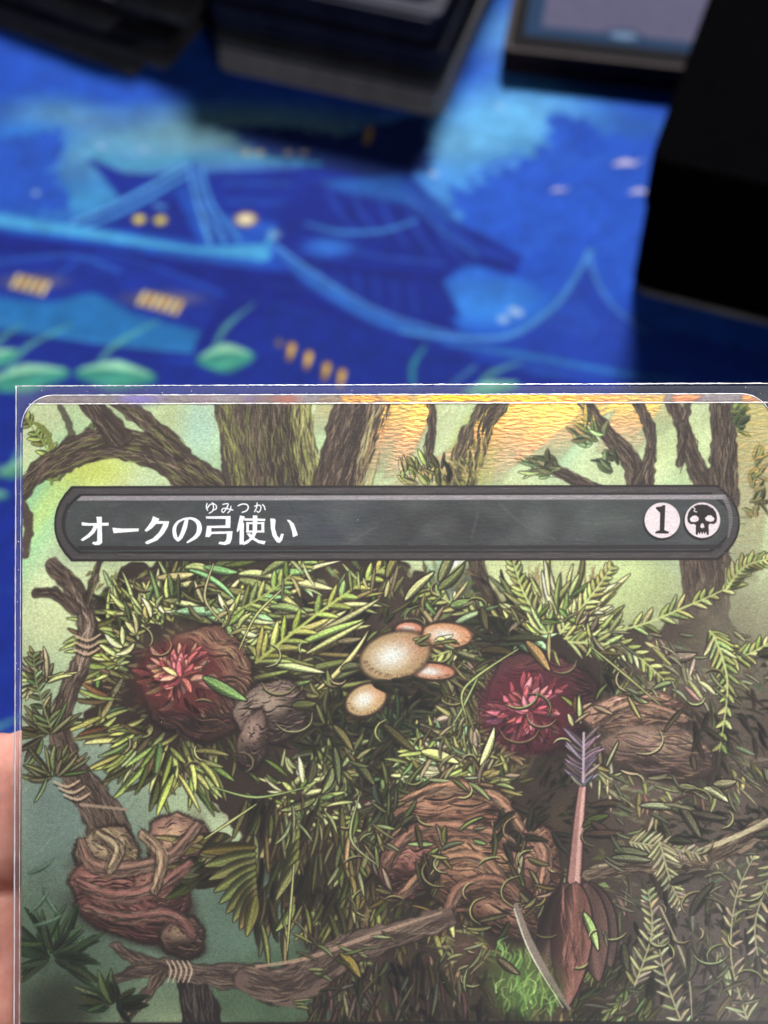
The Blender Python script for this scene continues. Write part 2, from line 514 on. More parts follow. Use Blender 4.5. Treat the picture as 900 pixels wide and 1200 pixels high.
    p.stroke([(430, 166), (434, 152)], 8, (200, 150, 70), 1, 2)
    for x in (288, 304, 338, 356):
        p.blob(x, 179, 5, 4, (200, 176, 120), 0.8, 0.6)
    # green leaves along the bottom of the view, carried on under the card
    def bigleaf(x, y, L, W, a, c):
        ca, sa = math.cos(R(a)), math.sin(R(a))
        p.stroke([(x - ca * L, y - sa * L), (x, y), (x + ca * L, y + sa * L)], [W * .25, W, W * .3], c, 1, 2)
        p.stroke([(x - ca * L, y - sa * L - W * .1), (x, y - W * .3), (x + ca * L, y + sa * L - W * .1)], [2, W * .34, 2], (176, 240, 200), 0.9, 2)
        p.stroke([(x - ca * L * .7, y - sa * L + W * .2), (x, y + W * .16), (x + ca * L * .8, y + sa * L)], [1, W * .16, 1], (104, 204, 170), 0.8, 1.5)
        p.stroke([(x - ca * L * .6, y - sa * L - 4), (x, y - W * .9), (x + L * 1.2, y - W * 1.6)], [3, 7, 1.5], (110, 196, 170), 0.8, 2)
    for x, y, L, W, a in ((264, 420, 28, 40, -4), (135, 440, 42, 40, 4), (30, 444, 46, 40, -8), (0, 420, 20, 24, -20), (575, 456, 30, 20, -10)):
        bigleaf(x, y, L, W, a, (60, 154, 140))
    p.stroke([(484, 452), (484, 428), (498, 406)], [4, 6, 3], (60, 170, 170), 0.9, 2)
    p.stroke([(530, 450), (556, 430)], [3, 4], (100, 170, 200), 0.8, 2)
    for _ in range(150):
        bigleaf(rnd(-900, 1700), rnd(470, 1500), rnd(24, 50), rnd(16, 34), rnd(-30, 20), vary((56, 146, 130), 18))
    for _ in range(60):
        x, y = rnd(-500, 1300), rnd(240, 900)
        p.stroke([(x, y), (x + rnd(30, 110), y + rnd(2, 22))], [1, rnd(2, 5)], [(46, 110, 210), (30, 76, 190), (60, 140, 214)][rng.integers(3)], 0.30, 3)
    n = vnoise(H_, W_, 5, 3) * 0.5 + vnoise(H_, W_, 15, 4) * 0.5
    p.a *= (0.86 + 0.24 * n)[..., None]
    return p

def print_material(name, img, rough=0.5, bump=0.2, bscale=900, gain=1.0, spec=0.4):
    m, t, b, out = nt(name)
    ti = t.nodes.new('ShaderNodeTexImage')
    ti.image = img
    ti.extension = 'EXTEND'
    ti.interpolation = 'Cubic'
    h = t.nodes.new('ShaderNodeHueSaturation')
    h.inputs['Value'].default_value = gain
    t.links.new(ti.outputs[0], h.inputs['Color'])
    t.links.new(h.outputs[0], b.inputs['Base Color'])
    b.inputs['Roughness'].default_value = rough
    b.inputs['Specular IOR Level'].default_value = spec
    tc = t.nodes.new('ShaderNodeTexCoord')
    n = t.nodes.new('ShaderNodeTexNoise')
    n.inputs['Scale'].default_value = bscale
    n.inputs['Detail'].default_value = 3
    t.links.new(tc.outputs['Object'], n.inputs['Vector'])
    bp = t.nodes.new('ShaderNodeBump')
    bp.inputs['Strength'].default_value = bump
    bp.inputs['Distance'].default_value = 0.0003
    t.links.new(n.outputs['Fac'], bp.inputs['Height'])
    t.links.new(bp.outputs[0], b.inputs['Normal'])
    return m

mat_img = paint_mat().image('play_mat_picture')
m_mat = print_material('printed_cloth', mat_img, 0.85, 0.3, 1500, gain=0.75)
m_mat.node_tree.nodes['Principled BSDF'].inputs['Specular IOR Level'].default_value = 0.2
m_rubber = noise_mat('black_rubber', (0.012, 0.012, 0.014), (0.02, 0.02, 0.022), 400, 0.8, 0.2)
pm = empty('play_mat', ((MX0 + MX1) / 2000, (MY0 + MY1) / 2000, -0.003), (0, 0, 0),
           'blue printed cloth mat with pagoda roofs and lit windows under everything else', 'play mat')
pw, ph = (MX1 - MX0) / 1000, (MY1 - MY0) / 1000
rr = round_rect(pw, ph, 0.008, 8)
slab('rubber_backing', rr, 0.0, 0.0022, m_rubber, pm)
mesh('printed_cloth', [(x, y, 0.003) for x, y in rr] + [(x, y, 0.00225) for x, y in rr],
     [tuple(range(len(rr)))] + [(i, i + len(rr), (i + 1) % len(rr) + len(rr), (i + 1) % len(rr)) for i in range(len(rr))],
     m_mat, pm, uvs=[(x / pw + 0.5, y / ph + 0.5) for x, y in rr] * 2)
m_stitch = noise_mat('blue_thread', (0.01, 0.02, 0.10), (0.02, 0.04, 0.16), 300, 0.7)
ro = round_rect(pw + 0.001, ph + 0.001, 0.0085, 8)
ri = round_rect(pw - 0.005, ph - 0.005, 0.006, 8)
nn = len(ro)
mesh('stitched_edge', [(x, y, 0.0010) for x, y in ro] + [(x, y, 0.0036) for x, y in ro] + [(x, y, 0.0036) for x, y in ri] + [(x, y, 0.0028) for x, y in ri],
     [(k * nn + i, k * nn + (i + 1) % nn, (k + 1) * nn + (i + 1) % nn, (k + 1) * nn + i) for k in range(3) for i in range(nn)], m_stitch, pm)

# ------------------------------------------------------------------ the card picture: a plain swamp thicket in the photograph's colours
CX0, CY0, CK = 20.0, 456.0, 2.0                   # photo pixel of the canvas corner, texels per photo pixel
PXMM = 13.92                                      # photo pixels per millimetre on the card
CW_, CH_ = 1784, 2500
def card_xf(x, y):
    return ((x - CX0) * CK, (y - CY0) * CK)

SKY1, SKY2, MINT, LIME = (176, 186, 142), (160, 180, 138), (160, 200, 160), (186, 196, 84)
BARK, BARKD, BARKL, MOSS = (84, 70, 60), (54, 42, 36), (142, 126, 104), (126, 134, 66)
G_HI, G_MID, G_LO, G_MINT, G_DULL = (180, 184, 118), (122, 128, 70), (84, 86, 50), (134, 176, 116), (122, 114, 82)

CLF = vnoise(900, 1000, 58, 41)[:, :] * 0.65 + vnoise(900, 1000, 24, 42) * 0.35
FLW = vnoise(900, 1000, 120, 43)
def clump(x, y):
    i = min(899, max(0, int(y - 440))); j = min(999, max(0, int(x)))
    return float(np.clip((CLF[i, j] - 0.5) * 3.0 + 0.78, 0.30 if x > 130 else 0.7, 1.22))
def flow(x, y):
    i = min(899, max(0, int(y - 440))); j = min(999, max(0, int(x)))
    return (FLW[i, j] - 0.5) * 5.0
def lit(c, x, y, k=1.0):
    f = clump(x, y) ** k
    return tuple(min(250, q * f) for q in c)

def trunk(p, pts, wd, moss=0.3, n=None, base=BARK, ragged=3):
    p.stroke(pts, [q + 3 for q in wd], BARKD, 0.8, 2.2, ragged=ragged)
    p.stroke(pts, wd, base, 1, 2.5, ragged=ragged)
    p.stroke([(x + max(wd) * .16, y) for x, y in pts], [q * .35 for q in wd], BARKD, 0.45, 6)
    ln = sum(math.dist(pts[i], pts[i + 1]) for i in range(len(pts) - 1))
    n = n or int(ln * max(wd) / 22)
    cols = [BARKD, BARKD, (70, 56, 48), BARKL, (112, 94, 78)] + [MOSS] * int(moss * 6)
    p.hatch(pts, wd, cols, n, 20, 1.6, 0.75)

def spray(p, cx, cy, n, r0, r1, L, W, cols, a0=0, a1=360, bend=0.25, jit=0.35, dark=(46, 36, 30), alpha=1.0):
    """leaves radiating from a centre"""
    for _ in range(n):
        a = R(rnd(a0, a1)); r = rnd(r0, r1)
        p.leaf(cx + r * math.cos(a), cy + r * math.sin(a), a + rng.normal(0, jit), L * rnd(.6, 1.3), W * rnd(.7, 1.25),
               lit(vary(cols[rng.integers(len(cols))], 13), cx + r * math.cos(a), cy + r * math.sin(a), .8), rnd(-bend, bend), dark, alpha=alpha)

def frond(p, pts, L, W, cols, n=18, th=2.4, ang=55, dark=(46, 36, 30)):
    sp, _ = spline(pts, [1] * len(pts))
    m = len(sp)
    for k in range(n):
        f = (k + 0.5) / n
        i = min(m - 2, int(f * (m - 1)))
        a = math.atan2(sp[i + 1][1] - sp[i][1], sp[i + 1][0] - sp[i][0])
        l_ = L * (1 - 0.55 * f) * rnd(.8, 1.15)
        for sd in (-1, 1):
            p.leaf(sp[i][0], sp[i][1], a + sd * R(ang * rnd(.8, 1.15)), l_, W * rnd(.8, 1.2), vary(cols[rng.integers(len(cols))], 10), sd * -0.12, dark, alpha=1)
    p.stroke(pts, [th] + [th * .8] * (len(pts) - 2) + [th * .4], cols[0], 1, 0.7)

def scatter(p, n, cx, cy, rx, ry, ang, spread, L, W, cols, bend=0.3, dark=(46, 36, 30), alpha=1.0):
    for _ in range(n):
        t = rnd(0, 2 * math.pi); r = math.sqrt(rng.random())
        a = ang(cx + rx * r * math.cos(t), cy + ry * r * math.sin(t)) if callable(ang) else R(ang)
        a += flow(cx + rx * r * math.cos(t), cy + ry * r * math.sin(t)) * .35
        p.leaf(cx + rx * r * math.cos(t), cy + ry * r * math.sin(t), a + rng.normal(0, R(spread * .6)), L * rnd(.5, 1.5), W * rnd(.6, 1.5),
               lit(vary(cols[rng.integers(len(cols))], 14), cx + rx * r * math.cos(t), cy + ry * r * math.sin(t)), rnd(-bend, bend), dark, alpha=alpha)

def burl(p, cx, cy, rx, ry, rot, base, light, dark=(48, 34, 30)):
    """a gnarled wooden knot: bulging form with wrinkled grain running round it"""
    c_, s_ = math.cos(R(rot)), math.sin(R(rot))
    def w2(u, v):
        return (cx + u * rx * c_ - v * ry * s_, cy + u * rx * s_ + v * ry * c_)
    n = 22
    ph = rnd(0, 6)
    out = []
    for k in range(n):
        t = 2 * math.pi * k / n
        q = 1 + 0.07 * math.sin(3 * t + ph) + 0.05 * math.sin(7 * t + ph * 2)
        out.append(w2(q * math.cos(t), q * math.sin(t)))
    p.poly([(cx + (x - cx) * (1 + 4 / max(rx, ry)), cy + (y - cy) * (1 + 5 / max(rx, ry)) + 1) for x, y in out], dark, 0.9, 4, 1.5, int(cx))
    p.poly(out, base, 1, 2.5, 1.2, int(cy))
    p.blob(*w2(0.05, .65), rx * .85, ry * .42, tuple(q * .36 for q in base), 0.85, 0.9, rot)
    p.blob(*w2(-.15, -.36), rx * .6, ry * .36, light, 0.95, 0.9, rot)
    p.blob(*w2(.78, 0), rx * .3, ry * .7, tuple(q * .5 for q in base), 0.7, 0.9, rot)
    lines = int(rx * ry / 7)
    for _ in range(lines):
        v = rnd(-.95, .95); lim = math.sqrt(max(0, 1 - v * v)) * .97
        u0 = rnd(-lim, lim); du = rnd(.10, .42)
        pts = []
        for k in range(4):
            u = min(lim, u0 + du * k / 3)
            pts.append(w2(u, v * (1 - .25 * u * u) + .06 * math.sin(u * 9 + v * 5 + ph)))
        f = (v + 1) / 2
        q = rng.random()
        c = dark if q < .34 + .25 * f else light if q < .75 - .25 * f else base
        p.stroke(pts, [.3, rnd(.9, 2.0), rnd(.9, 1.8), .3], vary(c, 9), 0.75, smooth=False)
    for _ in range(max(2, int(rx / 9))):                           # deep cracks
        v = rnd(-.7, .8); lim = math.sqrt(max(0, 1 - v * v)) * .95
        u0 = rnd(-lim, lim * .3)
        pts = [w2(min(lim, u0 + .25 * k), v + .10 * math.sin(k * 1.7 + ph)) for k in range(4)]
        p.stroke(pts, [.6, rnd(2, 3.4), rnd(1.6, 2.6), .5], dark, 0.9)
        p.stroke([(x, y + 2.0) for x, y in pts], [.4, 1.2, 1, .3], light, 0.6)

def blossom(p, cx, cy, r, c1, c2, core, n=16, squash=0.8, rot=0):
    """a ragged cluster of fleshy petals, darkest at its heart"""
    p.blob(cx, cy, r * 1.1, r * squash * 1.1, core, 0.97, 0.3, rot)
    for k in range(int(n * 5.5)):
        f = 1 - k / (n * 5.5)
        a = rnd(0, 2 * math.pi); q = f * r * .82 * rnd(.7, 1.05)
        sh = (0.45 + 0.55 * (1 - f)) * rnd(.6, 1.1) * (1.12 - 0.35 * math.sin(a))
        c = c1 if rng.random() < .6 else c2
        c = tuple(min(245, z * sh) for z in c)
        p.leaf(cx + q * math.cos(a), cy + q * squash * math.sin(a), a + rnd(-.7, .7), r * rnd(.28, .5), r * rnd(.10, .2), vary(c, 9), rnd(-.35, .35), core, edge=1.3)

def mushroom(p, cx, cy, rx, ry, rot=0, c=(158, 134, 92), top=(200, 208, 206)):
    p.blob(cx, cy, rx + 3, ry + 3, (60, 44, 34), 1, 0.12, rot)
    p.blob(cx, cy, rx, ry, c, 1, 0.10, rot)
    p.blob(cx + rx * .25, cy - ry * .25, rx * .8, ry * .6, (188, 118, 80), 0.35, 0.5, rot)
    p.blob(cx - rx * .1, cy, rx * .5, ry * .5, top, 0.85, 0.9, rot)
    for k in range(int(rx)):
        a = rnd(0.2, 2.9)
        x, y = cx + rx * .95 * math.cos(a), cy + ry * .95 * math.sin(a)
        p.stroke([(x, y), (x * .85 + cx * .15, y * .85 + cy * .15)], 1.0, (112, 84, 60), 0.6)

def paint_card():
    p = Painter(CW_, CH_, (60, 50, 44), card_xf, CK)
    # hazy air between the trees
    p.poly([(0, 440), (930, 440), (930, 960), (0, 1300)], SKY1, 1, 3)
    for _ in range(260):
        x, y = rnd(20, 905), rnd(460, 1000)
        p.blob(x, y, rnd(14, 50), rnd(10, 30), vary([SKY1, SKY2, (150, 176, 150), (182, 186, 134)][rng.integers(4)], 6, 4), 0.35, 0.9, rnd(-50, -20))
    p.blob(45, 600, 26, 90, (140, 196, 146), 0.8, 0.8, 25)
    p.blob(60, 585, 12, 60, (186, 206, 120), 0.8, 0.8, 35)
    p.blob(105, 548, 40, 22, LIME, 0.9, 0.7)
    p.blob(235, 500, 22, 36, (146, 180, 168), 0.7, 0.8)
    p.blob(60, 860, 60, 90, (150, 164, 132), 0.8, 0.9)
    p.blob(70, 960, 60, 90, (112, 128, 124), 0.9, 0.9)
    p.blob(110, 1010, 120, 120, (106, 122, 112), 0.8, 0.7)
    p.blob(60, 1140, 150, 110, (74, 92, 74), 0.9, 0.7)
    p.blob(270, 1080, 130, 80, (92, 112, 96), 0.95, 0.5)
    p.blob(330, 1170, 110, 50, (76, 96, 72), 0.9, 0.5)
    p.blob(280, 910, 40, 50, (120, 124, 104), 0.9, 0.6)
    for _ in range(500):
        x, y = rnd(20, 905), rnd(460, 1200)
        a = R(rnd(-60, -35))
        l_ = rnd(6, 26)
        k = p.a[min(CH_ - 1, int((y - CY0) * CK)) if y > CY0 else 0, min(CW_ - 1, int((x - CX0) * CK))] * 255
        p.stroke([(x, y), (x + l_ * math.cos(a), y + l_ * math.sin(a))], rnd(1, 3), vary(tuple(k), 9, 4), 0.5, 1.5)
    # trees along the top
    frond(p, [(70, 560), (52, 520), (30, 490)], 22, 5, [(136, 150, 60), (110, 120, 58)], 9)
    p.stroke([(30, 488), (54, 505), (62, 530), (60, 565)], [3, 7, 8, 5], (122, 130, 58), 1, 1.5, ragged=2)
    p.stroke([(66, 468), (82, 500), (80, 530), (72, 560)], [5, 9, 11, 5], (98, 96, 76), 1, 1.5, ragged=2)
    p.stroke([(108, 498), (98, 520), (92, 545)], [9, 8, 3], (96, 104, 70), 1, 1.5, ragged=2)
    trunk(p, [(22, 580), (46, 552), (100, 524), (150, 520), (200, 540), (262, 585)], [14, 22, 38, 34, 36, 46], 0.25)
    trunk(p, [(100, 462), (118, 486), (140, 512)], [22, 24, 26], 0.1)
    trunk(p, [(128, 462), (170, 492), (215, 530)], [12, 18, 16], 0.4)
    p.stroke([(22, 590), (34, 610), (30, 650)], [18, 12, 8], (88, 74, 62), 1, 2, ragged=2)
    trunk(p, [(308, 455), (310, 500), (322, 580)], [118, 104, 112], 0.35)
    p.hatch([(352, 460), (356, 520), (368, 575)], [26, 28, 30], [(156, 162, 84), (132, 138, 74), (104, 98, 62), (176, 170, 110)], 150, 22, 2, 0.8)
    p.hatch([(258, 465), (272, 520), (282, 575)], [22, 24, 26], [(146, 150, 78), (116, 116, 66), (88, 78, 58)], 90, 22, 2, 0.8)
    trunk(p, [(432, 452), (412, 510), (392, 585)], [66, 58, 56], 0.05)
    p.hatch([(455, 465), (436, 520), (425, 572)], [26, 28, 26], [(176, 164, 120), (150, 142, 84), (110, 92, 74), (196, 188, 130)], 140, 20, 1.8, 0.8)
    trunk(p, [(504, 462), (506, 500), (500, 550)], [7, 8, 5], 0.3)
    p.blob(560, 520, 24, 46, (150, 158, 66), 0.8, 0.6, 25)
    trunk(p, [(592, 452), (560, 505), (530, 580)], [34, 30, 40], 0.2)
    p.hatch([(566, 500), (556, 570)], [34, 40], [(166, 182, 72), (136, 150, 58), (186, 196, 96)], 60, 20, 2.2, 0.7)
    p.hatch([(520, 548), (540, 572)], [50, 60], [(150, 168, 72), (104, 110, 50), (70, 70, 40)], 70, 14, 2.2, 0.8)
    scatter(p, 30, 500, 558, 30, 14, -70, 40, 16, 4, [(140, 156, 76), (104, 112, 60)])
    for pts, wd in ((((678, 462), (708, 505), (738, 540), (752, 580)), (10, 16, 20, 34)), (((742, 462), (762, 510), (758, 570)), (11, 10, 9)),
                    (((782, 462), (800, 500), (812, 540), (830, 580)), (12, 14, 18, 24)), (((806, 470), (800, 500)), (7, 9)),
                    (((846, 455), (848, 510), (846, 590)), (30, 26, 38)), (((745, 566), (762, 530)), (8, 6)), (((800, 498), (796, 545)), (9, 4)),
                    (((640, 545), (668, 560), (700, 575)), (9, 12, 10))):
        trunk(p, list(pts), list(wd), 0.12, base=(92, 80, 68), ragged=2)
    scatter(p, 22, 692, 512, 16, 14, 190, 45, 20, 5, [(120, 138, 90), (96, 112, 76)], dark=(84, 84, 62))
    scatter(p, 22, 640, 548, 18, 9, 200, 50, 20, 5, [(110, 124, 80), (92, 100, 66)], dark=(74, 74, 56))
    scatter(p, 14, 715, 546, 14, 10, 190, 40, 18, 5, [(120, 138, 90), (96, 112, 76)], dark=(84, 84, 62))
    scatter(p, 20, 862, 490, 9, 16, -20, 50, 14, 5, [(146, 174, 84), (110, 130, 70)], dark=(96, 100, 70))
    for k in range(5):
        scatter(p, 6, 884, 540 + k * 16, 8, 5, rnd(-150, 0), 60, 14, 4, [(120, 124, 74)], dark=(100, 100, 70))
    # trees below the title bar
    p.blob(640, 690, 110, 44, (182, 188, 136), 0.9, 0.4)
    p.blob(525, 680, 26, 26, (152, 190, 158), 0.9, 0.3)
    p.blob(740, 700, 60, 46, (176, 190, 130), 0.95, 0.4)
    p.blob(885, 700, 30, 60, (176, 186, 140), 0.9, 0.6)
    trunk(p, [(822, 640), (826, 700), (820, 780)], [60, 52, 60], 0.1, base=(98, 84, 72))
    trunk(p, [(556, 650), (566, 690), (590, 730)], [20, 18, 20], 0.2)
    for _ in range(40):
        x, y = rnd(600, 700), rnd(660, 700)
        p.stroke([(x, y), (x + rnd(-5, 5), y + rnd(14, 34))], 2, [(134, 110, 78), (150, 140, 90)][rng.integers(2)], 0.6)
    # the dark heart of the thicket
    dk = (62, 50, 42)
    p.poly([(112, 700), (140, 664), (240, 650), (470, 645), (505, 700), (560, 716), (640, 732), (760, 742), (840, 720), (915, 800), (915, 1230), (470, 1230), (350, 1210),
            (340, 1100), (300, 1010), (240, 920), (140, 880), (105, 830), (118, 770)], dk, 1, 4, 12, 21)
    for _ in range(300):
        x, y = rnd(130, 900), rnd(680, 1200)
        if (x < 340 and y > 900 - (340 - x) * .2) or (x > 590 and y < 750): continue
        p.blob(x, y, rnd(8, 34), rnd(6, 22), vary([(52, 42, 36), (74, 62, 46), (64, 60, 40), (84, 70, 56)][rng.integers(4)], 6, 3), 0.5, 0.8, rnd(0, 180))
    p.blob(830, 900, 130, 190, (104, 92, 82), 0.75, 0.7)  # grey-brown veil of the sleeve's reflection painted over the right side
    p.blob(850, 1110, 110, 120, (96, 86, 80), 0.8, 0.8)
    p.blob(870, 760, 60, 60, (124, 120, 98), 0.7, 0.8)
    p.blob(300, 1080, 55, 60, (92, 112, 96), 0.95, 0.3)
    p.blob(345, 1150, 90, 45, (78, 98, 74), 0.95, 0.3)
    # soft under-painting of leaf masses
    for _ in range(3600):
        x, y = rnd(110, 905), rnd(665, 1190)
        if x < 330 and y > 900 - (330 - x) * .3: continue
        if x < 380 and y > 1060: continue
        if x > 590 and y < 752: continue
        f = clump(x, y)
        a = flow(x, y) + rng.normal(0, .4) + (1.0 if x > 600 else 0)
        l_ = rnd(8, 26)
        c = [(112, 112, 62), (96, 84, 54), (124, 118, 72), (84, 66, 50), (104, 120, 70)][rng.integers(5)]
        if x > 700: c = tuple(.6 * q + .4 * 92 for q in c)  # greyed at the right: the sleeve's reflected haze put into the colour
        c = tuple(q * f for q in vary(c, 10))
        p.stroke([(x, y), (x + l_ * .5 * math.cos(a), y + l_ * .5 * math.sin(a) - 1.5), (x + l_ * math.cos(a), y + l_ * math.sin(a))], [1, rnd(2.5, 6), 1], c, 0.75, 1.6, smooth=False)
    # back layer of foliage
    A = [G_MID, G_LO, G_DULL, G_MID]
    Bc = [G_HI, G_MID, G_MINT, (168, 172, 104)]
    scatter(p, 170, 440, 790, 120, 110, -25, 60, 26, 5, A)
    scatter(p, 200, 470, 900, 130, 90, -20, 70, 22, 5, A)
    scatter(p, 170, 780, 850, 110, 110, 75, 45, 26, 4, [(116, 112, 80), (96, 90, 66), (132, 128, 92)], dark=(72, 60, 52))  # dull tones carry the painted reflection veil
    scatter(p, 180, 800, 1090, 110, 100, 85, 35, 24, 4, [(118, 114, 86), (100, 92, 72), (136, 130, 100)], dark=(74, 64, 58))
    scatter(p, 160, 450, 1040, 110, 60, 80, 40, 26, 6, [(100, 98, 50), (82, 76, 44), (120, 116, 64)])
    scatter(p, 100, 520, 1160, 150, 50, 95, 25, 30, 4, [(78, 66, 50), (66, 54, 44), (94, 84, 58)])
    scatter(p, 60, 720, 1160, 60, 40, 80, 35, 20, 5, [(92, 100, 54), (110, 120, 66)])
    # left mop of leaves: radiating round the flower
    spray(p, 215, 790, 170, 62, 104, 44, 6, [G_MID, G_LO, (150, 158, 84)], 0, 360, 0.4, 0.5)
    spray(p, 210, 780, 90, 55, 84, 50, 6, [G_HI, G_MID, (164, 176, 90)], 180, 360, 0.5, 0.6)
    spray(p, 200, 850, 80, 20, 70, 42, 6.5, [G_MID, (148, 154, 76), G_LO], 40, 170, 0.3, 0.4)
    for k in range(40):                                            # long sweeping blades up to the right
        x, y = rnd(270, 380), rnd(680, 830)
        p.leaf(x, y, R(rnd(-50, 15)), rnd(50, 95), rnd(5, 9), vary([G_MID, G_HI, (160, 164, 84)][rng.integers(3)], 12), rnd(-.25, .25), edge=1.4)
    for k in range(34):
        x, y = rnd(180, 330), rnd(662, 720)
        p.leaf(x, y, R(rnd(-30, 40)), rnd(36, 66), rnd(6, 12), vary([G_MID, G_HI, G_MINT][rng.integers(3)], 12), rnd(-.35, .35), edge=1.4)
    frond(p, [(300, 775), (370, 720), (450, 664)], 40, 7, [(164, 172, 80), (136, 146, 66)], 11, 4, 40)
    frond(p, [(270, 720), (320, 690), (360, 655)], 30, 6, [(150, 160, 80), (126, 136, 66)], 9, 3, 45)
    for k in range(18):
        a = R(rnd(150, 215))
        p.leaf(rnd(118, 140), rnd(700, 860), a, rnd(30, 58), rnd(5, 8), vary([(140, 144, 70), G_MID, (110, 84, 50)][rng.integers(3)], 10), rnd(-.2, .2))
    # fern fronds on the right
    spray(p, 650, 745, 90, 6, 60, 44, 6, [G_HI, G_MID, (156, 166, 104)], 175, 365, 0.3, 0.35)
    for pts, L in (([(645, 745), (615, 700), (600, 658)], 26), ([(655, 742), (690, 700), (716, 664)], 24), ([(660, 748), (740, 735), (800, 712), (850, 690)], 32),
                   ([(640, 742), (560, 722), (500, 690)], 34), ([(635, 748), (560, 752), (505, 770)], 28), ([(665, 752), (730, 760), (780, 800)], 30),
                   ([(830, 740), (860, 770), (905, 750)], 30), ([(835, 745), (850, 800), (840, 880)], 26), ([(850, 690), (870, 665), (900, 655)], 24)):
        frond(p, pts, L, 5.5, [(172, 180, 112), (138, 148, 84), (150, 156, 92)], 13, 3, 42)
    # moss and small leaf clusters in the middle
    for cx, cy, n, cs in ((455, 865, 110, [G_HI, G_MINT, (164, 186, 104)]), (520, 900, 80, [G_MID, G_MINT, G_HI]), (400, 900, 80, [G_MID, G_HI]), (380, 850, 60, [G_MID, (170, 172, 90)]),
                          (540, 860, 50, [G_MID, G_DULL]), (350, 930, 50, [G_MID, G_HI]), (560, 910, 50, [G_MID, G_DULL]), (450, 940, 50, [G_MID, G_LO])):
        spray(p, cx, cy, n, 2, 46, 26, 5.5, cs, 0, 360, 0.35, 0.8)
    scatter(p, 60, 545, 800, 32, 30, 60, 40, 24, 4, [(160, 158, 106), G_DULL, G_MID])
    scatter(p, 60, 560, 745, 60, 22, 10, 35, 34, 6, [G_HI, G_MID, (150, 180, 130)])
    for _ in range(150):
        x = rnd(286, 420); y = rnd(930, 1090) + (x - 340) * .2
        p.leaf(x, y, R(rnd(70, 120)), rnd(22, 60), rnd(3.5, 7), lit(vary([(96, 94, 52), (74, 68, 42), (118, 112, 64)][rng.integers(3)], 10), x, y), rnd(-.2, .2), (46, 38, 30), 1.5)
    for _ in range(60):
        x = rnd(360, 520); y = rnd(1120, 1185)
        p.leaf(x, y, R(rnd(60, 120)), rnd(18, 44), rnd(3, 6), vary((70, 62, 46), 10), rnd(-.2, .2), (44, 36, 30), 1.5)
    q0, q1 = int((662 - CY0) * CK), int((1190 - CY0) * CK)
    for _ in range(2):
        z = p.a[q0:q1]
        p.a[q0:q1] = 0.4 * z + 0.15 * (np.roll(z, 1, 0) + np.roll(z, -1, 0) + np.roll(z, 1, 1) + np.roll(z, -1, 1))
    # mushrooms
    # the flower on the left, with a leathery brown calyx
    burl(p, 235, 800, 62, 66, 30, (112, 78, 64), (166, 132, 96))
    blossom(p, 212, 792, 46, (196, 92, 88), (208, 150, 118), (96, 38, 36), 15, 0.85)
    burl(p, 318, 832, 42, 34, -15, (118, 100, 88), (158, 140, 120))
    burl(p, 296, 866, 16, 34, 12, (110, 90, 80), (156, 130, 116))
    p.leaf(238, 792, R(28), 58, 13, (120, 150, 84), 0.1, (40, 30, 32), 1.6)
    spray(p, 215, 772, 50, 58, 78, 26, 6, [G_HI, G_MID], 180, 350, 0.5, 0.9)
    # dark red flower on the right
    burl(p, 632, 820, 62, 56, 0, (84, 48, 50), (120, 66, 66), (44, 28, 32))
    blossom(p, 618, 832, 50, (176, 62, 78), (206, 112, 118), (88, 24, 40), 17, 0.86)
    spray(p, 640, 790, 46, 62, 72, 22, 5, [G_MID, G_DULL], 170, 360, 0.4, 0.9)
    burl(p, 742, 836, 58, 24, -4, (150, 114, 94), (188, 154, 122), (74, 56, 50))
    burl(p, 770, 880, 64, 30, 10, (122, 98, 84), (156, 130, 106), (80, 66, 60))
    # knotted roots in the middle
    burl(p, 528, 950, 66, 36, -6, (122, 86, 66), (170, 128, 96))
    burl(p, 478, 1008, 34, 42, 12, (118, 78, 66), (156, 108, 90))
    burl(p, 556, 1024, 60, 48, 18, (128, 92, 66), (176, 138, 98))
    burl(p, 630, 1010, 24, 44, -8, (126, 92, 72), (168, 130, 100))
    p.hatch([(470, 985), (520, 975), (600, 962), (620, 980)], [12, 12, 12, 12], [(60, 42, 34), (170, 140, 104)], 60, 10, 1.8, 0.9, across=True)
    burl(p, 590, 1072, 40, 20, 20, (112, 80, 62), (156, 120, 92))
    for pts, wd, bc in (([(452, 1010), (480, 975), (530, 968), (592, 985), (606, 1030)], [10, 16, 18, 16, 10], (140, 100, 76)),
                        ([(470, 1045), (510, 1010), (560, 1005), (600, 1045)], [8, 15, 18, 8], (150, 110, 78)),
                        ([(520, 1080), (535, 1040), (580, 1030), (622, 1062)], [8, 14, 15, 8], (128, 90, 68)),
                        ([(468, 940), (520, 920), (580, 935), (612, 975)], [8, 16, 15, 8], (156, 116, 84)),
                        ([(616, 975), (636, 1000), (630, 1045)], [10, 17, 12], (150, 108, 84)),
                        ([(694, 850), (740, 826), (800, 842)], [8, 18, 8], (152, 118, 94))):
        trunk(p, pts, wd, 0.0, None, bc, 1.2)
        p.stroke([(x - 1, y - max(wd) * .2) for x, y in pts], [q * .28 for q in wd], tuple(min(240, q * 1.35) for q in bc), 0.6, 2.5)
    for cx, cy, rx, ry in ((528, 950, 70, 40), (478, 1008, 36, 44), (556, 1030, 64, 56), (632, 1010, 28, 46), (745, 860, 76, 50)):
        for _ in range(26):
            a = rnd(0, 6.28)
            x, y = cx + rx * math.cos(a) * rnd(.85, 1.1), cy + ry * math.sin(a) * rnd(.85, 1.1)
            p.leaf(x, y, a + 1.57 + rng.normal(0, .6), rnd(14, 34), rnd(3, 6), lit(vary([G_MID, G_DULL, (104, 92, 56)][rng.integers(3)], 10), x, y, .7), rnd(-.3, .3), (42, 34, 30), 1.4)
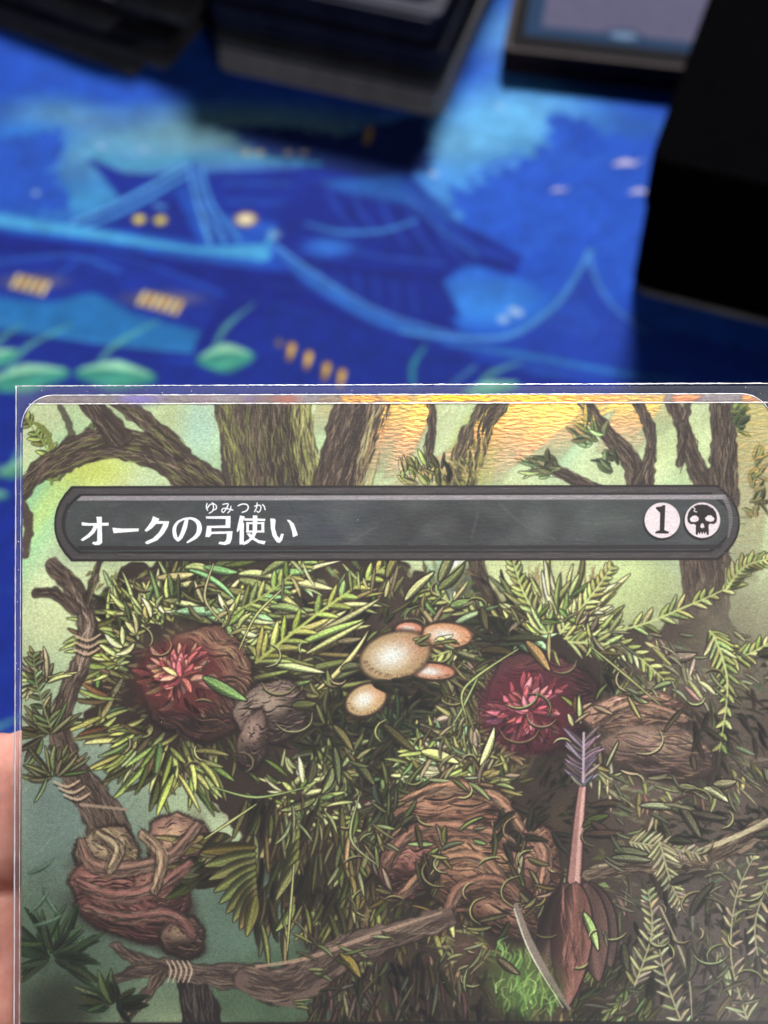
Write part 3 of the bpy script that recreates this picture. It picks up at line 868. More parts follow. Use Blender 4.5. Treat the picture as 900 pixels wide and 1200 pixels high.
    # lilac spray on a smooth pink stem that ends in a brown seed pod
    p.stroke([(682, 905), (676, 960), (670, 1030)], [10, 15, 20], (64, 44, 42), 1, 1)
    p.stroke([(682, 905), (676, 960), (670, 1030)], [6, 11, 15], (152, 112, 102), 1, 1.2)
    p.stroke([(684, 905), (678, 960), (673, 1030)], [2, 4, 5], (190, 152, 140), 0.9, 1.5)
    for k in range(11):
        y = 862 + k * 5
        for sd in (-1, 1):
            p.leaf(681, y + 8, R(-90 + sd * rnd(38, 62)), (32 - k * .6) * rnd(.7, 1.1), 4.4, vary((132, 116, 126), 16), sd * rnd(-.1, .25), (58, 46, 54), alpha=rnd(.6, 1))
    p.stroke([(682, 858), (681, 915)], 3, (176, 160, 172), 0.9)
    for dx, w_, c in ((-34, 34, (84, 62, 56)), (52, 40, (82, 66, 60)), (34, 40, (96, 72, 64)), (0, 46, (118, 80, 68))):
        p.leaf(672 + dx * .3, 1032, R(94 - dx * .35), 142 - abs(dx) * .8, w_, c, 0.02, (46, 32, 32), 2.5)
    p.hatch([(670, 1050), (668, 1150)], [34, 16], [(66, 44, 40), (160, 110, 92), (108, 70, 58)], 60, 34, 2.2, 0.6)
    # a pale blade of grass and a green glow below it
    p.blob(610, 1150, 40, 34, (92, 114, 56), 0.85, 0.7, 40)
    for _ in range(110):
        x = rnd(575, 655); y = rnd(1105, 1185)
        if y - 1105 < (x - 600) * 1.1: continue
        p.stroke([(x, y), (x + rnd(-4, 6), y - rnd(6, 12)), (x + rnd(-8, 12), y - rnd(12, 22))], [2.4, 2, .6], vary([(110, 150, 62), (84, 112, 50), (142, 172, 84)][rng.integers(3)], 12), .7, 1.2)
    p.stroke([(602, 1058), (622, 1110), (664, 1178)], [6, 10, 3], (128, 116, 104), 1, 1.2)
    p.stroke([(600, 1062), (618, 1112), (656, 1176)], [1.5, 2, 1], (196, 196, 176), 0.9)
    # gnarled limb down the left edge
    limb = [(62, 662), (88, 692), (103, 730), (98, 768), (80, 812), (70, 850), (86, 900), (120, 950), (136, 1000)]
    trunk(p, limb, [16, 20, 20, 17, 20, 22, 30, 44, 48], 0.05, 520, base=(104, 88, 76))
    trunk(p, [(44, 692), (66, 694), (88, 712)], [9, 10, 12], 0.05)
    trunk(p, [(104, 700), (112, 672), (118, 655)], [8, 6, 4], 0.2)
    p.hatch([(86, 690), (103, 730), (92, 790)], [6, 6, 6], [(176, 156, 136)], 40, 16, 1.4, 0.8)
    for cx, cy in ((104, 745), (104, 753), (103, 761), (80, 915), (86, 922), (92, 930)):
        p.stroke([(cx - 16, cy - 2), (cx, cy + 4), (cx + 14, cy - 3)], [2, 3, 2], (176, 152, 122), 0.95)
        p.stroke([(cx - 16, cy + 1.5), (cx, cy + 7.5), (cx + 14, cy + .5)], [1, 1.6, 1], (50, 36, 30), 0.95)
    p.stroke([(96, 940), (150, 946)], [4, 3], (142, 122, 104), 1)
    for x, y in ((46, 790), (50, 850), (56, 900)):
        spray(p, x + 8, y + 10, 30, 2, 14, 30, 5, [(132, 140, 82), G_DULL, (150, 154, 100)], 150, 330, 0.3, 0.5)
    frond(p, [(60, 850), (44, 800), (40, 765)], 22, 4.5, [(120, 128, 80), (96, 100, 66)], 10)
    # knotted root mass at the lower left
    burl(p, 128, 1000, 36, 34, 20, (124, 106, 82), (170, 152, 118))
    burl(p, 210, 990, 34, 40, -10, (126, 92, 80), (176, 146, 112))
    burl(p, 136, 1036, 54, 30, 6, (112, 74, 64), (150, 104, 90))
    burl(p, 190, 1046, 30, 38, -20, (118, 80, 68), (164, 122, 98))
    burl(p, 150, 1068, 58, 26, 18, (104, 66, 60), (136, 90, 80))
    burl(p, 215, 1094, 24, 22, 0, (104, 82, 68), (146, 122, 98))
    scatter(p, 26, 255, 1000, 30, 28, 150, 30, 46, 12, [(112, 106, 62), (96, 88, 52), (128, 120, 74)])
    for k in range(9):
        p.leaf(300, 990 + k * 7, R(175 - k * 9), 64 - k * 2, 14, vary((112, 106, 60), 10), 0.05, (56, 46, 36), 1.5)
    for k in range(6):
        p.leaf(350, 945 + k * 12, R(95 + k * 5), 54, 10, vary((110, 112, 62), 10), 0.1, (52, 44, 32), 1.5)
    for pts, wd, bc in (([(96, 985), (110, 1010), (150, 1015), (200, 1000), (232, 965)], [10, 16, 17, 15, 9], (128, 98, 82)),
                        ([(92, 1030), (130, 1046), (180, 1040), (222, 1010)], [8, 16, 17, 9], (132, 88, 78)),
                        ([(102, 1060), (150, 1072), (200, 1068), (226, 1090)], [8, 15, 15, 10], (118, 78, 70)),
                        ([(168, 975), (190, 1000), (182, 1040)], [10, 15, 9], (156, 132, 102)),
                        ([(116, 975), (138, 992), (130, 1015)], [10, 16, 10], (150, 134, 104))):
        trunk(p, pts, wd, 0.0, None, bc, 1.2)
        p.stroke([(x - 1, y - max(wd) * .2) for x, y in pts], [q * .28 for q in wd], tuple(min(240, q * 1.35) for q in bc), 0.6, 2.5)
    # long low branch
    low = [(300, 1140), (240, 1138), (190, 1128), (158, 1118), (136, 1104)]
    p.stroke([(222, 1140), (236, 1180), (232, 1215)], [30, 44, 44], (50, 42, 40), 1, 2, ragged=3)
    p.hatch([(232, 1150), (236, 1200)], [36, 40], [(98, 92, 84), (40, 34, 34), (74, 66, 60)], 60, 26, 2, 0.7)
    trunk(p, low, [32, 22, 18, 12, 9], 0.05, 220, base=(98, 84, 76))
    trunk(p, [(290, 1142), (340, 1150), (400, 1112), (460, 1092), (520, 1072)], [30, 46, 36, 30, 22], 0.05, 320, base=(104, 86, 76))
    p.stroke([(300, 1128), (360, 1118), (440, 1090), (516, 1066)], [3, 5, 5, 2], (160, 134, 112), 0.8, 1.2)
    trunk(p, [(138, 1140), (160, 1134), (186, 1132)], [9, 11, 12], 0.0)
    trunk(p, [(190, 1134), (172, 1160), (150, 1185)], [14, 12, 10], 0.0)
    for x in range(196, 226, 6):
        p.stroke([(x, 1121), (x + 5, 1132), (x + 1, 1146)], [1.5, 2.6, 1.5], (176, 156, 134), 0.9)
    # right branch
    trunk(p, [(686, 1022), (740, 1012), (812, 1006), (862, 984), (915, 962)], [12, 18, 26, 22, 26], 0.15, 330, base=(132, 116, 94))
    p.stroke([(700, 1012), (800, 998), (860, 978), (905, 956)], [3, 5, 6, 6], (186, 176, 140), 0.8, 1.5)
    burl(p, 800, 1004, 26, 18, 10, (134, 116, 94), (176, 160, 126), (82, 70, 62))
    for pts in ([(735, 985), (770, 990), (825, 1000)], [(770, 985), (782, 1030), (796, 1060)], [(870, 1190), (852, 1120), (858, 1050), (880, 1000)], [(800, 1210), (775, 1140), (765, 1080)],
                [(905, 1010), (880, 1080), (890, 1150)], [(740, 1150), (760, 1090), (756, 1040)]):
        frond(p, pts, 24, 4.5, [(152, 150, 112), (126, 122, 90), (140, 136, 104)], 14, 2.4, 50, (84, 74, 66))
    p.stroke([(770, 1060), (800, 1130), (806, 1190)], [2, 3, 1], (170, 164, 130), 0.8)
    # plants in the lower left corner
    spray(p, 62, 1118, 60, 2, 20, 44, 7, [(64, 88, 52), (80, 106, 62), (52, 70, 44)], 150, 400, 0.2, 0.5, (42, 56, 38), 0.85)
    p.blob(70, 1175, 40, 36, (50, 54, 42), 0.8, 0.6)
    spray(p, 135, 1172, 22, 2, 12, 34, 8, [(88, 104, 62), (70, 84, 50)], 150, 380, 0.2, 0.5, (44, 50, 36))
    for x, y, a in ((34, 1020, -30), (52, 1035, 60), (36, 1065, -50), (40, 1080, -20)):
        p.leaf(x, y, R(a), 36, 5, (84, 106, 84), 0.3, (70, 88, 76), alpha=.8)
    for _ in range(95):
        x, y = rnd(330, 900), rnd(670, 1120)
        if (560 < x < 700 and 765 < y < 895) or (440 < x < 660 and 915 < y < 1100) or (405 < x < 560 and 725 < y < 845) or (x > 600 and y < 745): continue
        if 650 < x < 840 and 800 < y < 910: continue
        c = vary([G_HI, G_MID, (150, 140, 88), (128, 112, 74)][rng.integers(4)], 14)
        if x > 700: c = tuple(0.55 * q + 0.45 * 100 for q in c)  # same painted veil: leaves at the right mixed towards grey
        c = tuple(q * max(.6, clump(x, y)) for q in c)
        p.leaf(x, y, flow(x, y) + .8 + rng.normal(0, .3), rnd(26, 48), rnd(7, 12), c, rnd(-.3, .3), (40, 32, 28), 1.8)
    for _ in range(120):
        x, y = rnd(130, 880), rnd(670, 1150)
        if (x < 400 and y > 900) or (x > 590 and y < 765): continue
        a0 = rnd(0, 6.28); rr0 = rnd(8, 24); da = rnd(1.2, 3.0)
        pts = [(x + rr0 * math.cos(a0 + da * k / 4), y + rr0 * .8 * math.sin(a0 + da * k / 4)) for k in range(5)]
        p.stroke([(u, v + 1.5) for u, v in pts], [1, 3, 4, 3, 1], (48, 38, 32), 0.9)
        p.stroke(pts, [.6, 1.6, 2.0, 1.6, .6], vary([(162, 160, 104), (140, 130, 86), (172, 176, 116)][rng.integers(3)], 12), 0.9)
    # front layer: crisp small blades everywhere in the thicket
    for _ in range(620):
        x, y = rnd(330, 905), rnd(665, 1180)
        if clump(x, y) < 0.85: continue
        if 560 < x < 690 and 770 < y < 890: continue
        if 450 < x < 650 and 920 < y < 1095: continue
        if 412 < x < 560 and 728 < y < 840: continue
        if 650 < x < 700 and 900 < y < 1190: continue
        if y < 740 and x > 600: continue
        if 690 < x < 830 and 812 < y < 905: continue
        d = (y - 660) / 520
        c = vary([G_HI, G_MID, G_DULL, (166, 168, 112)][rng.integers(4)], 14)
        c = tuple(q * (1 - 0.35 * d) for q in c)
        if x > 700: c = tuple(0.6 * q + 0.4 * 104 for q in c)  # reflection haze painted into the blades at the right
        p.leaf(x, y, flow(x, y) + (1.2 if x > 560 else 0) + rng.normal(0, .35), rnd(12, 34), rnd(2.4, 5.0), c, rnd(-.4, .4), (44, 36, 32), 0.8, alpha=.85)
    for pts in ([(560, 790), (540, 830), (528, 850)], [(606, 760), (560, 790), (540, 812), (545, 840)], [(690, 757), (730, 790), (772, 826)], [(330, 690), (300, 720), (280, 760)],
                [(250, 660), (240, 700), (262, 730)], [(420, 930), (410, 980), (440, 1010)], [(344, 1010), (340, 1060), (336, 1110)], [(250, 920), (300, 932), (360, 920)], [(240, 980), (270, 960), (300, 940)]):
        p.stroke(pts, [2.5, 4.5, 2] if len(pts) == 3 else [2, 4, 4, 2], (54, 44, 34), 0.9)
        p.stroke(pts, [1.2, 2.6, 1] if len(pts) == 3 else [1, 2.4, 2.4, 1], vary((166, 172, 112), 10), 0.95)
    mushroom(p, 505, 786, 26, 9, 4, (176, 124, 88))
    mushroom(p, 522, 744, 29, 14, 4, (186, 142, 94))
    mushroom(p, 478, 737, 15, 8, 0, (184, 120, 90))
    mushroom(p, 428, 819, 24, 17, -25, (172, 146, 98))
    mushroom(p, 462, 768, 41, 27, -16)
    scatter(p, 16, 470, 800, 40, 5, 20, 40, 20, 4, [G_MID, G_HI])
    scatter(p, 8, 500, 752, 30, 4, 0, 40, 18, 4, [G_MID, G_HI])
    # below the view: a type bar and a plain text box, no writing
    p.poly([(20, 1192), (912, 1192), (912, 1720), (20, 1720)], (40, 36, 36), 1, 2)
    p.poly([(70, 1280), (862, 1280), (862, 1660), (70, 1660)], (170, 166, 158), 1, 2)
    p.poly([(20, 1150), (96, 1150), (72, 1210), (20, 1240)], (60, 70, 54), 0.0, 2)
    p.a = np.clip(1.16 * np.clip(p.a, 0, 1) ** 1.28, 0, 1)
    # the bare foil strip above the picture
    p.poly([(0, 440), (930, 440), (930, 472.3), (0, 472.3)], (132, 122, 124), 1, 0.8)
    for _ in range(500):
        x = rnd(20, 905)
        p.stroke([(x, rnd(463, 471)), (x + rnd(4, 26), rnd(463, 471))], rnd(.6, 1.6), vary((142, 132, 134), 12, 4), 0.6)
    for x0, x1, c in ((140, 185, (124, 110, 190)), (320, 350, (180, 110, 90)), (285, 300, (120, 100, 130)), (225, 250, (140, 118, 130))):  # iridescent glints of the foil painted as fixed colour
        p.blob((x0 + x1) / 2, 467.5, (x1 - x0) / 2, 6, c, 0.85, 0.8)
    for _ in range(2):
        p.a = 0.5 * p.a + 0.25 * (np.roll(p.a, 1, 0) + np.roll(p.a, 1, 1))
    p.a = 0.6 * p.a + 0.2 * (np.roll(p.a, -1, 0) + np.roll(p.a, -1, 1))
    # soft print structure: paper tooth and fine horizontal weave of the foil
    tooth = rng.normal(0, 1, (CH_, CW_)).astype(np.float32)
    tooth = (tooth + np.roll(tooth, 1, 1) + np.roll(tooth, 2, 1)) / 3
    tooth2 = vnoise(CH_, CW_, 3, 11) - 0.5
    big = vnoise(CH_, CW_, 60, 12) - 0.5
    p.a *= (1 + 0.09 * tooth + 0.15 * tooth2 + 0.12 * big)[..., None]
    paint_plate(p)
    return p

BAR_L, BAR_R, BAR_T, BAR_B = 64.0, 866.0, 569.0, 657.0
def bar_outline(inset, n=10):
    """the title bar: straight long sides, bowed short ends"""
    t, b = BAR_T + inset, BAR_B - inset
    mid = (t + b) / 2
    pts = []
    h = (b - t) / 2
    for k in range(n + 1):
        v = -1 + 2 * k / n
        pts.append((BAR_R - inset - 25 * (abs(v) ** 2.2), mid + v * h))
    for k in range(n + 1):
        v = 1 - 2 * k / n
        pts.append((BAR_L + inset + 20 * (abs(v) ** 2.2), mid + v * h))
    return pts

def paint_plate(p):
    p.poly(bar_outline(0), (34, 27, 27), 1, 0.8)
    p.poly(bar_outline(2.5), (66, 60, 60), 1, 0.8)
    p.poly(bar_outline(9.0), (30, 26, 28), 1, 0.8)
    p.poly(bar_outline(11.5), (62, 65, 65), 1, 0.8)
    for _ in range(420):                                            # brushed slate inside the bar
        x, y = rnd(84, 840), rnd(582, 642)
        p.stroke([(x, y), (x + rnd(6, 46), y + rnd(-3, 3))], rnd(.8, 2.4), vary([(74, 78, 78), (56, 58, 60), (84, 84, 86), (54, 66, 58)][rng.integers(4)], 7, 3), 0.42)
    for cx, c, a in ((270, (48, 50, 62), .5), (395, (50, 54, 72), .45), (480, (50, 48, 46), .5), (555, (46, 46, 44), .6), (640, (84, 90, 86), .35), (130, (76, 80, 82), .3), (700, (84, 94, 84), .3)):
        p.blob(cx, 612, 50, 26, c, a, 0.8)
    for _ in range(150):
        p.blob(rnd(90, 845), rnd(584, 640), rnd(6, 28), rnd(4, 12), [(44, 44, 46), (84, 86, 84), (58, 66, 58), (50, 52, 62)][rng.integers(4)], .28, .9, rnd(-60, 60))
    for pts in ([(585, 590), (612, 615), (650, 632)], [(560, 600), (552, 630)], [(470, 640), (500, 610), (520, 600)], [(340, 590), (352, 612)], [(408, 636), (440, 618)], [(600, 640), (560, 600), (540, 585)]):
        p.stroke(pts, 2.0, (96, 98, 98) if rng.random() > .4 else (44, 44, 44), 0.35, 3)
    sp = bar_outline(11.5)
    p.poly([(96, 580.5), (848, 580.5), (851, 586), (90, 586)], (136, 129, 132), 1, 0.8)
    for _ in range(260):
        x = rnd(94, 840)
        p.stroke([(x, rnd(581, 585.5)), (x + rnd(4, 20), rnd(581, 585.5))], 0.9, vary((140, 132, 136), 14, 4), 0.6)
    p.poly([(90, 639), (846, 639), (842, 644), (94, 644)], (40, 34, 36), 0.9, 0.8)
    p.stroke([(848, 583), (854, 600), (855, 615), (852, 630)], [5, 5, 4, 2], (124, 118, 120), 0.8, 1)
    for k in range(16):
        y = 588 + k * 2.9
        p.stroke([(849, y), (857, y)], 0.8, (60, 56, 58), 0.7)
    p.stroke([(80, 590), (76, 604), (75, 618), (80, 634)], [3, 5, 4, 3], (42, 36, 38), 0.8, 1)
    for _ in range(300):
        q = rnd(0, 1)
        x = rnd(88, 846); y = 575 + rnd(-3, 3) if q < .5 else 651 + rnd(-3, 3)
        p.stroke([(x, y), (x + rnd(4, 24), y)], 0.8, vary((74, 66, 66), 10, 3), 0.6)
    wh = (250, 247, 250)
    za = lambda pts: [(80 + x / 6.4286, 570 + y / 6.4286) for x, y in pts]
    zb = lambda pts: [(210 + x / 6.0, 570 + y / 6.0) for x, y in pts]
    zc = lambda pts: [(730 + x / 6.0, 560 + y / 6.0) for x, y in pts]
    s_ = 0.7
    def gl(f, pts):
        p.poly(f(pts), wh, 1, s_)
    # first word
    gl(za, [(214, 224), (256, 224), (256, 300), (259, 420), (238, 436), (204, 437), (182, 424), (190, 412), (214, 412), (221, 402), (222, 300)])
    gl(za, [(102, 268), (110, 265), (160, 272), (308, 269), (306, 292), (160, 292), (106, 290)])
    gl(za, [(196, 290), (228, 296), (200, 345), (160, 380), (112, 407), (96, 396), (150, 356), (178, 325)])
    gl(za, [(334, 307), (410, 313), (535, 312), (531, 334), (430, 342), (344, 348)])
    gl(za, [(640, 221), (688, 240), (672, 270), (632, 312), (592, 338), (576, 328), (602, 296), (628, 258)])
    gl(za, [(664, 256), (762, 260), (752, 300), (722, 352), (672, 402), (600, 432), (580, 422), (588, 410), (640, 386), (684, 344), (708, 300), (718, 278), (652, 278)])
    p.stroke([(219, 608), (216.5, 618), (212, 629), (208.5, 632)], [4, 5.4, 4.5, 3.4], wh, 1, s_)
    p.stroke([(209, 632.5), (205.6, 628), (204.6, 619), (208.5, 611.5), (216, 607.6)], [3, 4.6, 4.4, 3, 1.8], wh, 1, s_)
    p.stroke([(215, 607.8), (225, 607.2), (232.2, 612), (233.8, 620), (230, 628), (219.8, 635)], [1.8, 3, 5, 6, 4.6, 2], wh, 1, s_)
    # bow
    gl(zb, [(188, 208), (362, 206), (360, 290), (226, 290), (226, 316), (376, 312), (370, 370), (356, 400), (322, 410), (276, 402), (284, 386), (318, 388), (332, 372), (336, 330),
            (230, 332), (214, 354), (184, 352), (196, 275), (326, 272), (328, 226), (190, 224)])
    # use
    gl(zb, [(428, 202), (462, 210), (448, 250), (456, 256), (454, 404), (424, 406), (426, 300), (412, 320), (404, 312), (414, 262)])
    for pts in ([(458, 222), (606, 226), (604, 242), (458, 238)], [(472, 250), (490, 250), (490, 320), (472, 322)], [(578, 250), (598, 250), (598, 322), (578, 320)],
                [(472, 250), (598, 250), (598, 263), (472, 263)], [(472, 308), (598, 308), (598, 322), (472, 322)]):
        gl(zb, pts)
    gl(zb, [(518, 202), (550, 202), (546, 320), (528, 358), (480, 400), (450, 410), (446, 396), (490, 368), (516, 325)])
    gl(zb, [(474, 330), (496, 326), (520, 352), (560, 376), (608, 384), (598, 406), (556, 396), (500, 362)])
    # final kana
    gl(zb, [(640, 222), (672, 226), (678, 240), (672, 290), (688, 345), (704, 362), (716, 330), (736, 332), (724, 376), (706, 396), (686, 390), (656, 346), (644, 290)])
    gl(zb, [(756, 234), (776, 234), (806, 262), (834, 340), (800, 356), (792, 310), (776, 262)])
    # small reading above
    th = 1.35
    def ln(pts, w_=th, f=zb):
        p.stroke(f(pts), w_, wh, 1, 0.6)
    ln([(196, 118), (192, 145), (200, 166)]); ln([(200, 150), (215, 128), (242, 120), (262, 136), (258, 158), (238, 162)]); ln([(234, 112), (242, 140), (236, 170), (212, 186)])
    ln([(308, 124), (344, 120), (334, 150), (312, 180), (300, 168), (312, 152), (346, 156), (378, 164)]); ln([(364, 138), (360, 164), (342, 184)])
    ln([(414, 134), (446, 122), (476, 126), (486, 146), (474, 168), (444, 180)], 1.5)
    ln([(530, 138), (560, 130), (574, 140), (570, 168), (556, 180), (546, 172)]); ln([(548, 114), (544, 146), (530, 176)]); ln([(586, 126), (598, 140), (604, 162)])
    # cost discs
    p.poly([(774 + 21.6 * math.cos(a * math.pi / 24), 612.3 + 21.6 * math.sin(a * math.pi / 24)) for a in range(48)], (20, 16, 18), 0.9, 1.0)
    p.poly([(821 + 21.6 * math.cos(a * math.pi / 24), 612.3 + 21.6 * math.sin(a * math.pi / 24)) for a in range(48)], (20, 16, 18), 0.9, 1.0)
    for cx in (775, 822):
        p.poly([(cx + 20.8 * math.cos(a * math.pi / 24), 610.4 + 20.8 * math.sin(a * math.pi / 24)) for a in range(48)], (214, 198, 200), 1, 0.8)
    ink = (34, 26, 28)
    p.poly(zc([(292, 198), (284, 372), (316, 384), (314, 396), (220, 394), (224, 382), (252, 372), (256, 250), (226, 220), (228, 210), (262, 206), (278, 196)]), ink, 1, 0.7)
    p.poly(zc([(548, 192), (585, 196), (622, 214), (646, 246), (654, 285), (650, 316), (630, 330), (606, 326), (594, 335), (596, 402), (582, 404), (578, 382), (566, 400), (560, 382),
               (548, 402), (542, 382), (530, 402), (524, 384), (514, 408), (504, 400), (506, 338), (494, 328), (470, 330), (450, 314), (446, 282), (456, 246), (478, 216), (512, 196)]), ink, 1, 0.7)
    for pts in ([(462, 292), (482, 272), (506, 268), (528, 286), (524, 306), (500, 316), (472, 314)], [(568, 288), (590, 268), (614, 268), (638, 290), (630, 310), (604, 314), (578, 306)],
                [(540, 330), (550, 322), (562, 330), (566, 352), (552, 360), (536, 352)]):
        p.poly(zc(pts), (214, 198, 200), 1, 0.6)
    p.stroke(zc([(482, 210), (500, 222), (494, 238), (512, 244)]), 1.2, (214, 198, 200), 1, 0.6)
    p.stroke(zc([(600, 204), (620, 214)]), 1.2, (170, 158, 160), 1, 0.6)
    y0, y1 = int((BAR_T - CY0) * CK), int((BAR_B - CY0) * CK)
    n = rng.normal(0, 1, (y1 - y0, CW_)).astype(np.float32)
    n = (n + np.roll(n, 1, 1) + np.roll(n, 2, 1) + np.roll(n, 3, 1)) / 4
    x0, x1 = int((BAR_L - CX0) * CK), int((BAR_R - CX0) * CK)
    p.a[y0:y1, x0:x1] *= (1 + 0.09 * n[:, x0:x1])[..., None]

# where the foil under the ink flashes colour: slanting bands of gold and orange (its sheen painted in place)
def paint_foil():
    k = 0.5
    p = Painter(int(890 * k) + 1, int(1245 * k) + 1, (0, 0, 0), lambda x, y: ((x - CX0) * k, (y - CY0) * k), k)
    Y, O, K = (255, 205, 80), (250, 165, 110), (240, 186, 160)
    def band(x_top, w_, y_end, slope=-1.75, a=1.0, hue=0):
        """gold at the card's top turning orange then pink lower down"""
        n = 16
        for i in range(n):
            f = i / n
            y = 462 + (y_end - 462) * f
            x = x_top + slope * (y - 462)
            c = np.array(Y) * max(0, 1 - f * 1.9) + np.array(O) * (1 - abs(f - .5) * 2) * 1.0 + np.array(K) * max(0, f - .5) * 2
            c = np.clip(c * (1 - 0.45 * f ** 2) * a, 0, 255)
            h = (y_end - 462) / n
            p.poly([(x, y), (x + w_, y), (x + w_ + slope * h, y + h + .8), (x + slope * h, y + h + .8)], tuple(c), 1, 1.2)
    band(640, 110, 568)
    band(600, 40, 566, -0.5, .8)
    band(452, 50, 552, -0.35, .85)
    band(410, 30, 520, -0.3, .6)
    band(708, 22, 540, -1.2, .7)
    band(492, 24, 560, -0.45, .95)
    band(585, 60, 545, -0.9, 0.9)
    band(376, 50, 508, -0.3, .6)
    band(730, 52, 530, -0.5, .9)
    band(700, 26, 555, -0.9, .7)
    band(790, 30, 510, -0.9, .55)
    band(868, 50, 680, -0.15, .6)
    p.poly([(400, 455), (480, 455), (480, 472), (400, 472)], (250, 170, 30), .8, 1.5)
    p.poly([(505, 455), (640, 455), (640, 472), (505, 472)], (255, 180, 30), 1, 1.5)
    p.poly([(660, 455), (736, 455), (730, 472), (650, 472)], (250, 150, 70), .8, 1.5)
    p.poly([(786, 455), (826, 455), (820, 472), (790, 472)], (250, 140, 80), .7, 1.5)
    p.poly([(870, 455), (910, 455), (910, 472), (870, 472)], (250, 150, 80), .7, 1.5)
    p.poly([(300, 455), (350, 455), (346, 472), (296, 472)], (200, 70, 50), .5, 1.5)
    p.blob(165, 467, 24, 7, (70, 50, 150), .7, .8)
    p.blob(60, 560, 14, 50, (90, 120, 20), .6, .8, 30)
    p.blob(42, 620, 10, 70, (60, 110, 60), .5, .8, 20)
    p.blob(105, 548, 36, 16, (110, 120, 10), .6, .8)
    return p

def foil_card_material(img, foil):
    m, t, b, out = nt('foil_print')
    N, L = t.nodes, t.links
    ti = N.new('ShaderNodeTexImage'); ti.image = img; ti.extension = 'EXTEND'; ti.interpolation = 'Cubic'
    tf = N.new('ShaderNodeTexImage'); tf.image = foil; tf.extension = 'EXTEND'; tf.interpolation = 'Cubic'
    hs = N.new('ShaderNodeHueSaturation'); hs.inputs['Value'].default_value = 1.0; hs.inputs['Saturation'].default_value = 0.86
    L.new(ti.outputs[0], hs.inputs['Color'])
    L.new(hs.outputs[0], b.inputs['Base Color'])
    b.inputs['Roughness'].default_value = 0.5
    b.inputs['Specular IOR Level'].default_value = 0.3
    tc = N.new('ShaderNodeTexCoord')
    mp = N.new('ShaderNodeMapping'); mp.inputs['Scale'].default_value = (0.35, 1, 1)
    L.new(tc.outputs['Object'], mp.inputs[0])
    n = N.new('ShaderNodeTexNoise'); n.inputs['Scale'].default_value = 4200; n.inputs['Detail'].default_value = 3
    L.new(mp.outputs[0], n.inputs['Vector'])
    bp = N.new('ShaderNodeBump'); bp.inputs['Strength'].default_value = 0.4; bp.inputs['Distance'].default_value = 0.00005
    L.new(n.outputs['Fac'], bp.inputs['Height'])
    L.new(bp.outputs[0], b.inputs['Normal'])
    # metal shows through where the ink is pale
    bw = N.new('ShaderNodeRGBToBW'); L.new(ti.outputs[0], bw.inputs[0])
    mr = N.new('ShaderNodeMapRange')
    mr.inputs['From Min'].default_value = 0.09; mr.inputs['From Max'].default_value = 0.28
    L.new(bw.outputs[0], mr.inputs['Value'])
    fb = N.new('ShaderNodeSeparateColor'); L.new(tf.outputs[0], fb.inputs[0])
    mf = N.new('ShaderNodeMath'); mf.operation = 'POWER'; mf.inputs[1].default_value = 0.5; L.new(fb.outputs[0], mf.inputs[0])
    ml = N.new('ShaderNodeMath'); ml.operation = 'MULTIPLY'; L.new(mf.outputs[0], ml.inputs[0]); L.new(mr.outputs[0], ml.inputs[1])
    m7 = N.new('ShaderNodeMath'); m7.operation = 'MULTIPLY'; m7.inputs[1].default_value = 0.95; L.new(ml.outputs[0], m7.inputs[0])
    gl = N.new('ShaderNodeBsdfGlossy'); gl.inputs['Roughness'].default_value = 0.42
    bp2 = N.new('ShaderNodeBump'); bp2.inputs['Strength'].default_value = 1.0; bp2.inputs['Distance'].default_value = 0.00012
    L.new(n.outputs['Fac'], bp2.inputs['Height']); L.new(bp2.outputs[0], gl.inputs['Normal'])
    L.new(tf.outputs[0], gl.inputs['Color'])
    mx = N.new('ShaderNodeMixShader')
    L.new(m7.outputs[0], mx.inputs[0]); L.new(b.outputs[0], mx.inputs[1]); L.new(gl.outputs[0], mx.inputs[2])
    L.new(mx.outputs[0], out.inputs[0])
    return m

card_img = paint_card().image('card_picture')
foil_img = paint_foil().image('card_foil')
m_card = foil_card_material(card_img, foil_img)
m_core = noise_mat('card_stock', (0.45, 0.45, 0.46), (0.6, 0.6, 0.6), 300, 0.7, 0.05)
m_back = noise_mat('card_back_brown', (0.10, 0.05, 0.025), (0.16, 0.08, 0.04), 160, 0.5, 0.05)

# card frame: x right, y up the card, z towards the camera; origin at the middle of its top edge
TILT = R(1.4)
CT = CAMP + ray(465.5, 463.0) * CARD_D
cz = (-FWD * math.cos(TILT) + UP * math.sin(TILT)).normalized()
cx_ = RIGHT.copy()
cy_ = cz.cross(cx_)
rollm = Matrix.Rotation(R(0.12), 3, 'Z')
CM = Matrix((cx_, cy_, cz)).transposed() @ rollm
CARD_EUL = CM.to_euler()

def c2l(px, py):
    """photo pixel -> card millimetre frame in metres"""
    return ((px - 465.5) / PXMM / 1000, -(py - 463.0) / PXMM / 1000)
def l2uv(x, y):
    px = x * 1000 * PXMM + 465.5
    py = -y * 1000 * PXMM + 463.0
    u, v = card_xf(px, py)
    return (u / CW_, 1 - v / CH_)

card = empty('trading_card', CT, CARD_EUL, 'illustrated foil game card with Japanese title, held up close in a clear sleeve', 'trading card')
CWm, CHm = 0.063, 0.088
outl = round_rect(CWm, CHm, 0.0026, 8, 0, -CHm / 2)
slab('card_stock', outl, -0.00032, -0.00001, m_core, card)
mesh('picture_print', [(x, y, 0.0) for x, y in outl], [tuple(range(len(outl)))], m_card, card, uvs=[l2uv(x, y) for x, y in outl])
mesh('card_back', [(x, y, -0.00034) for x, y in outl], [tuple(range(len(outl)))[::-1]], m_back, card)

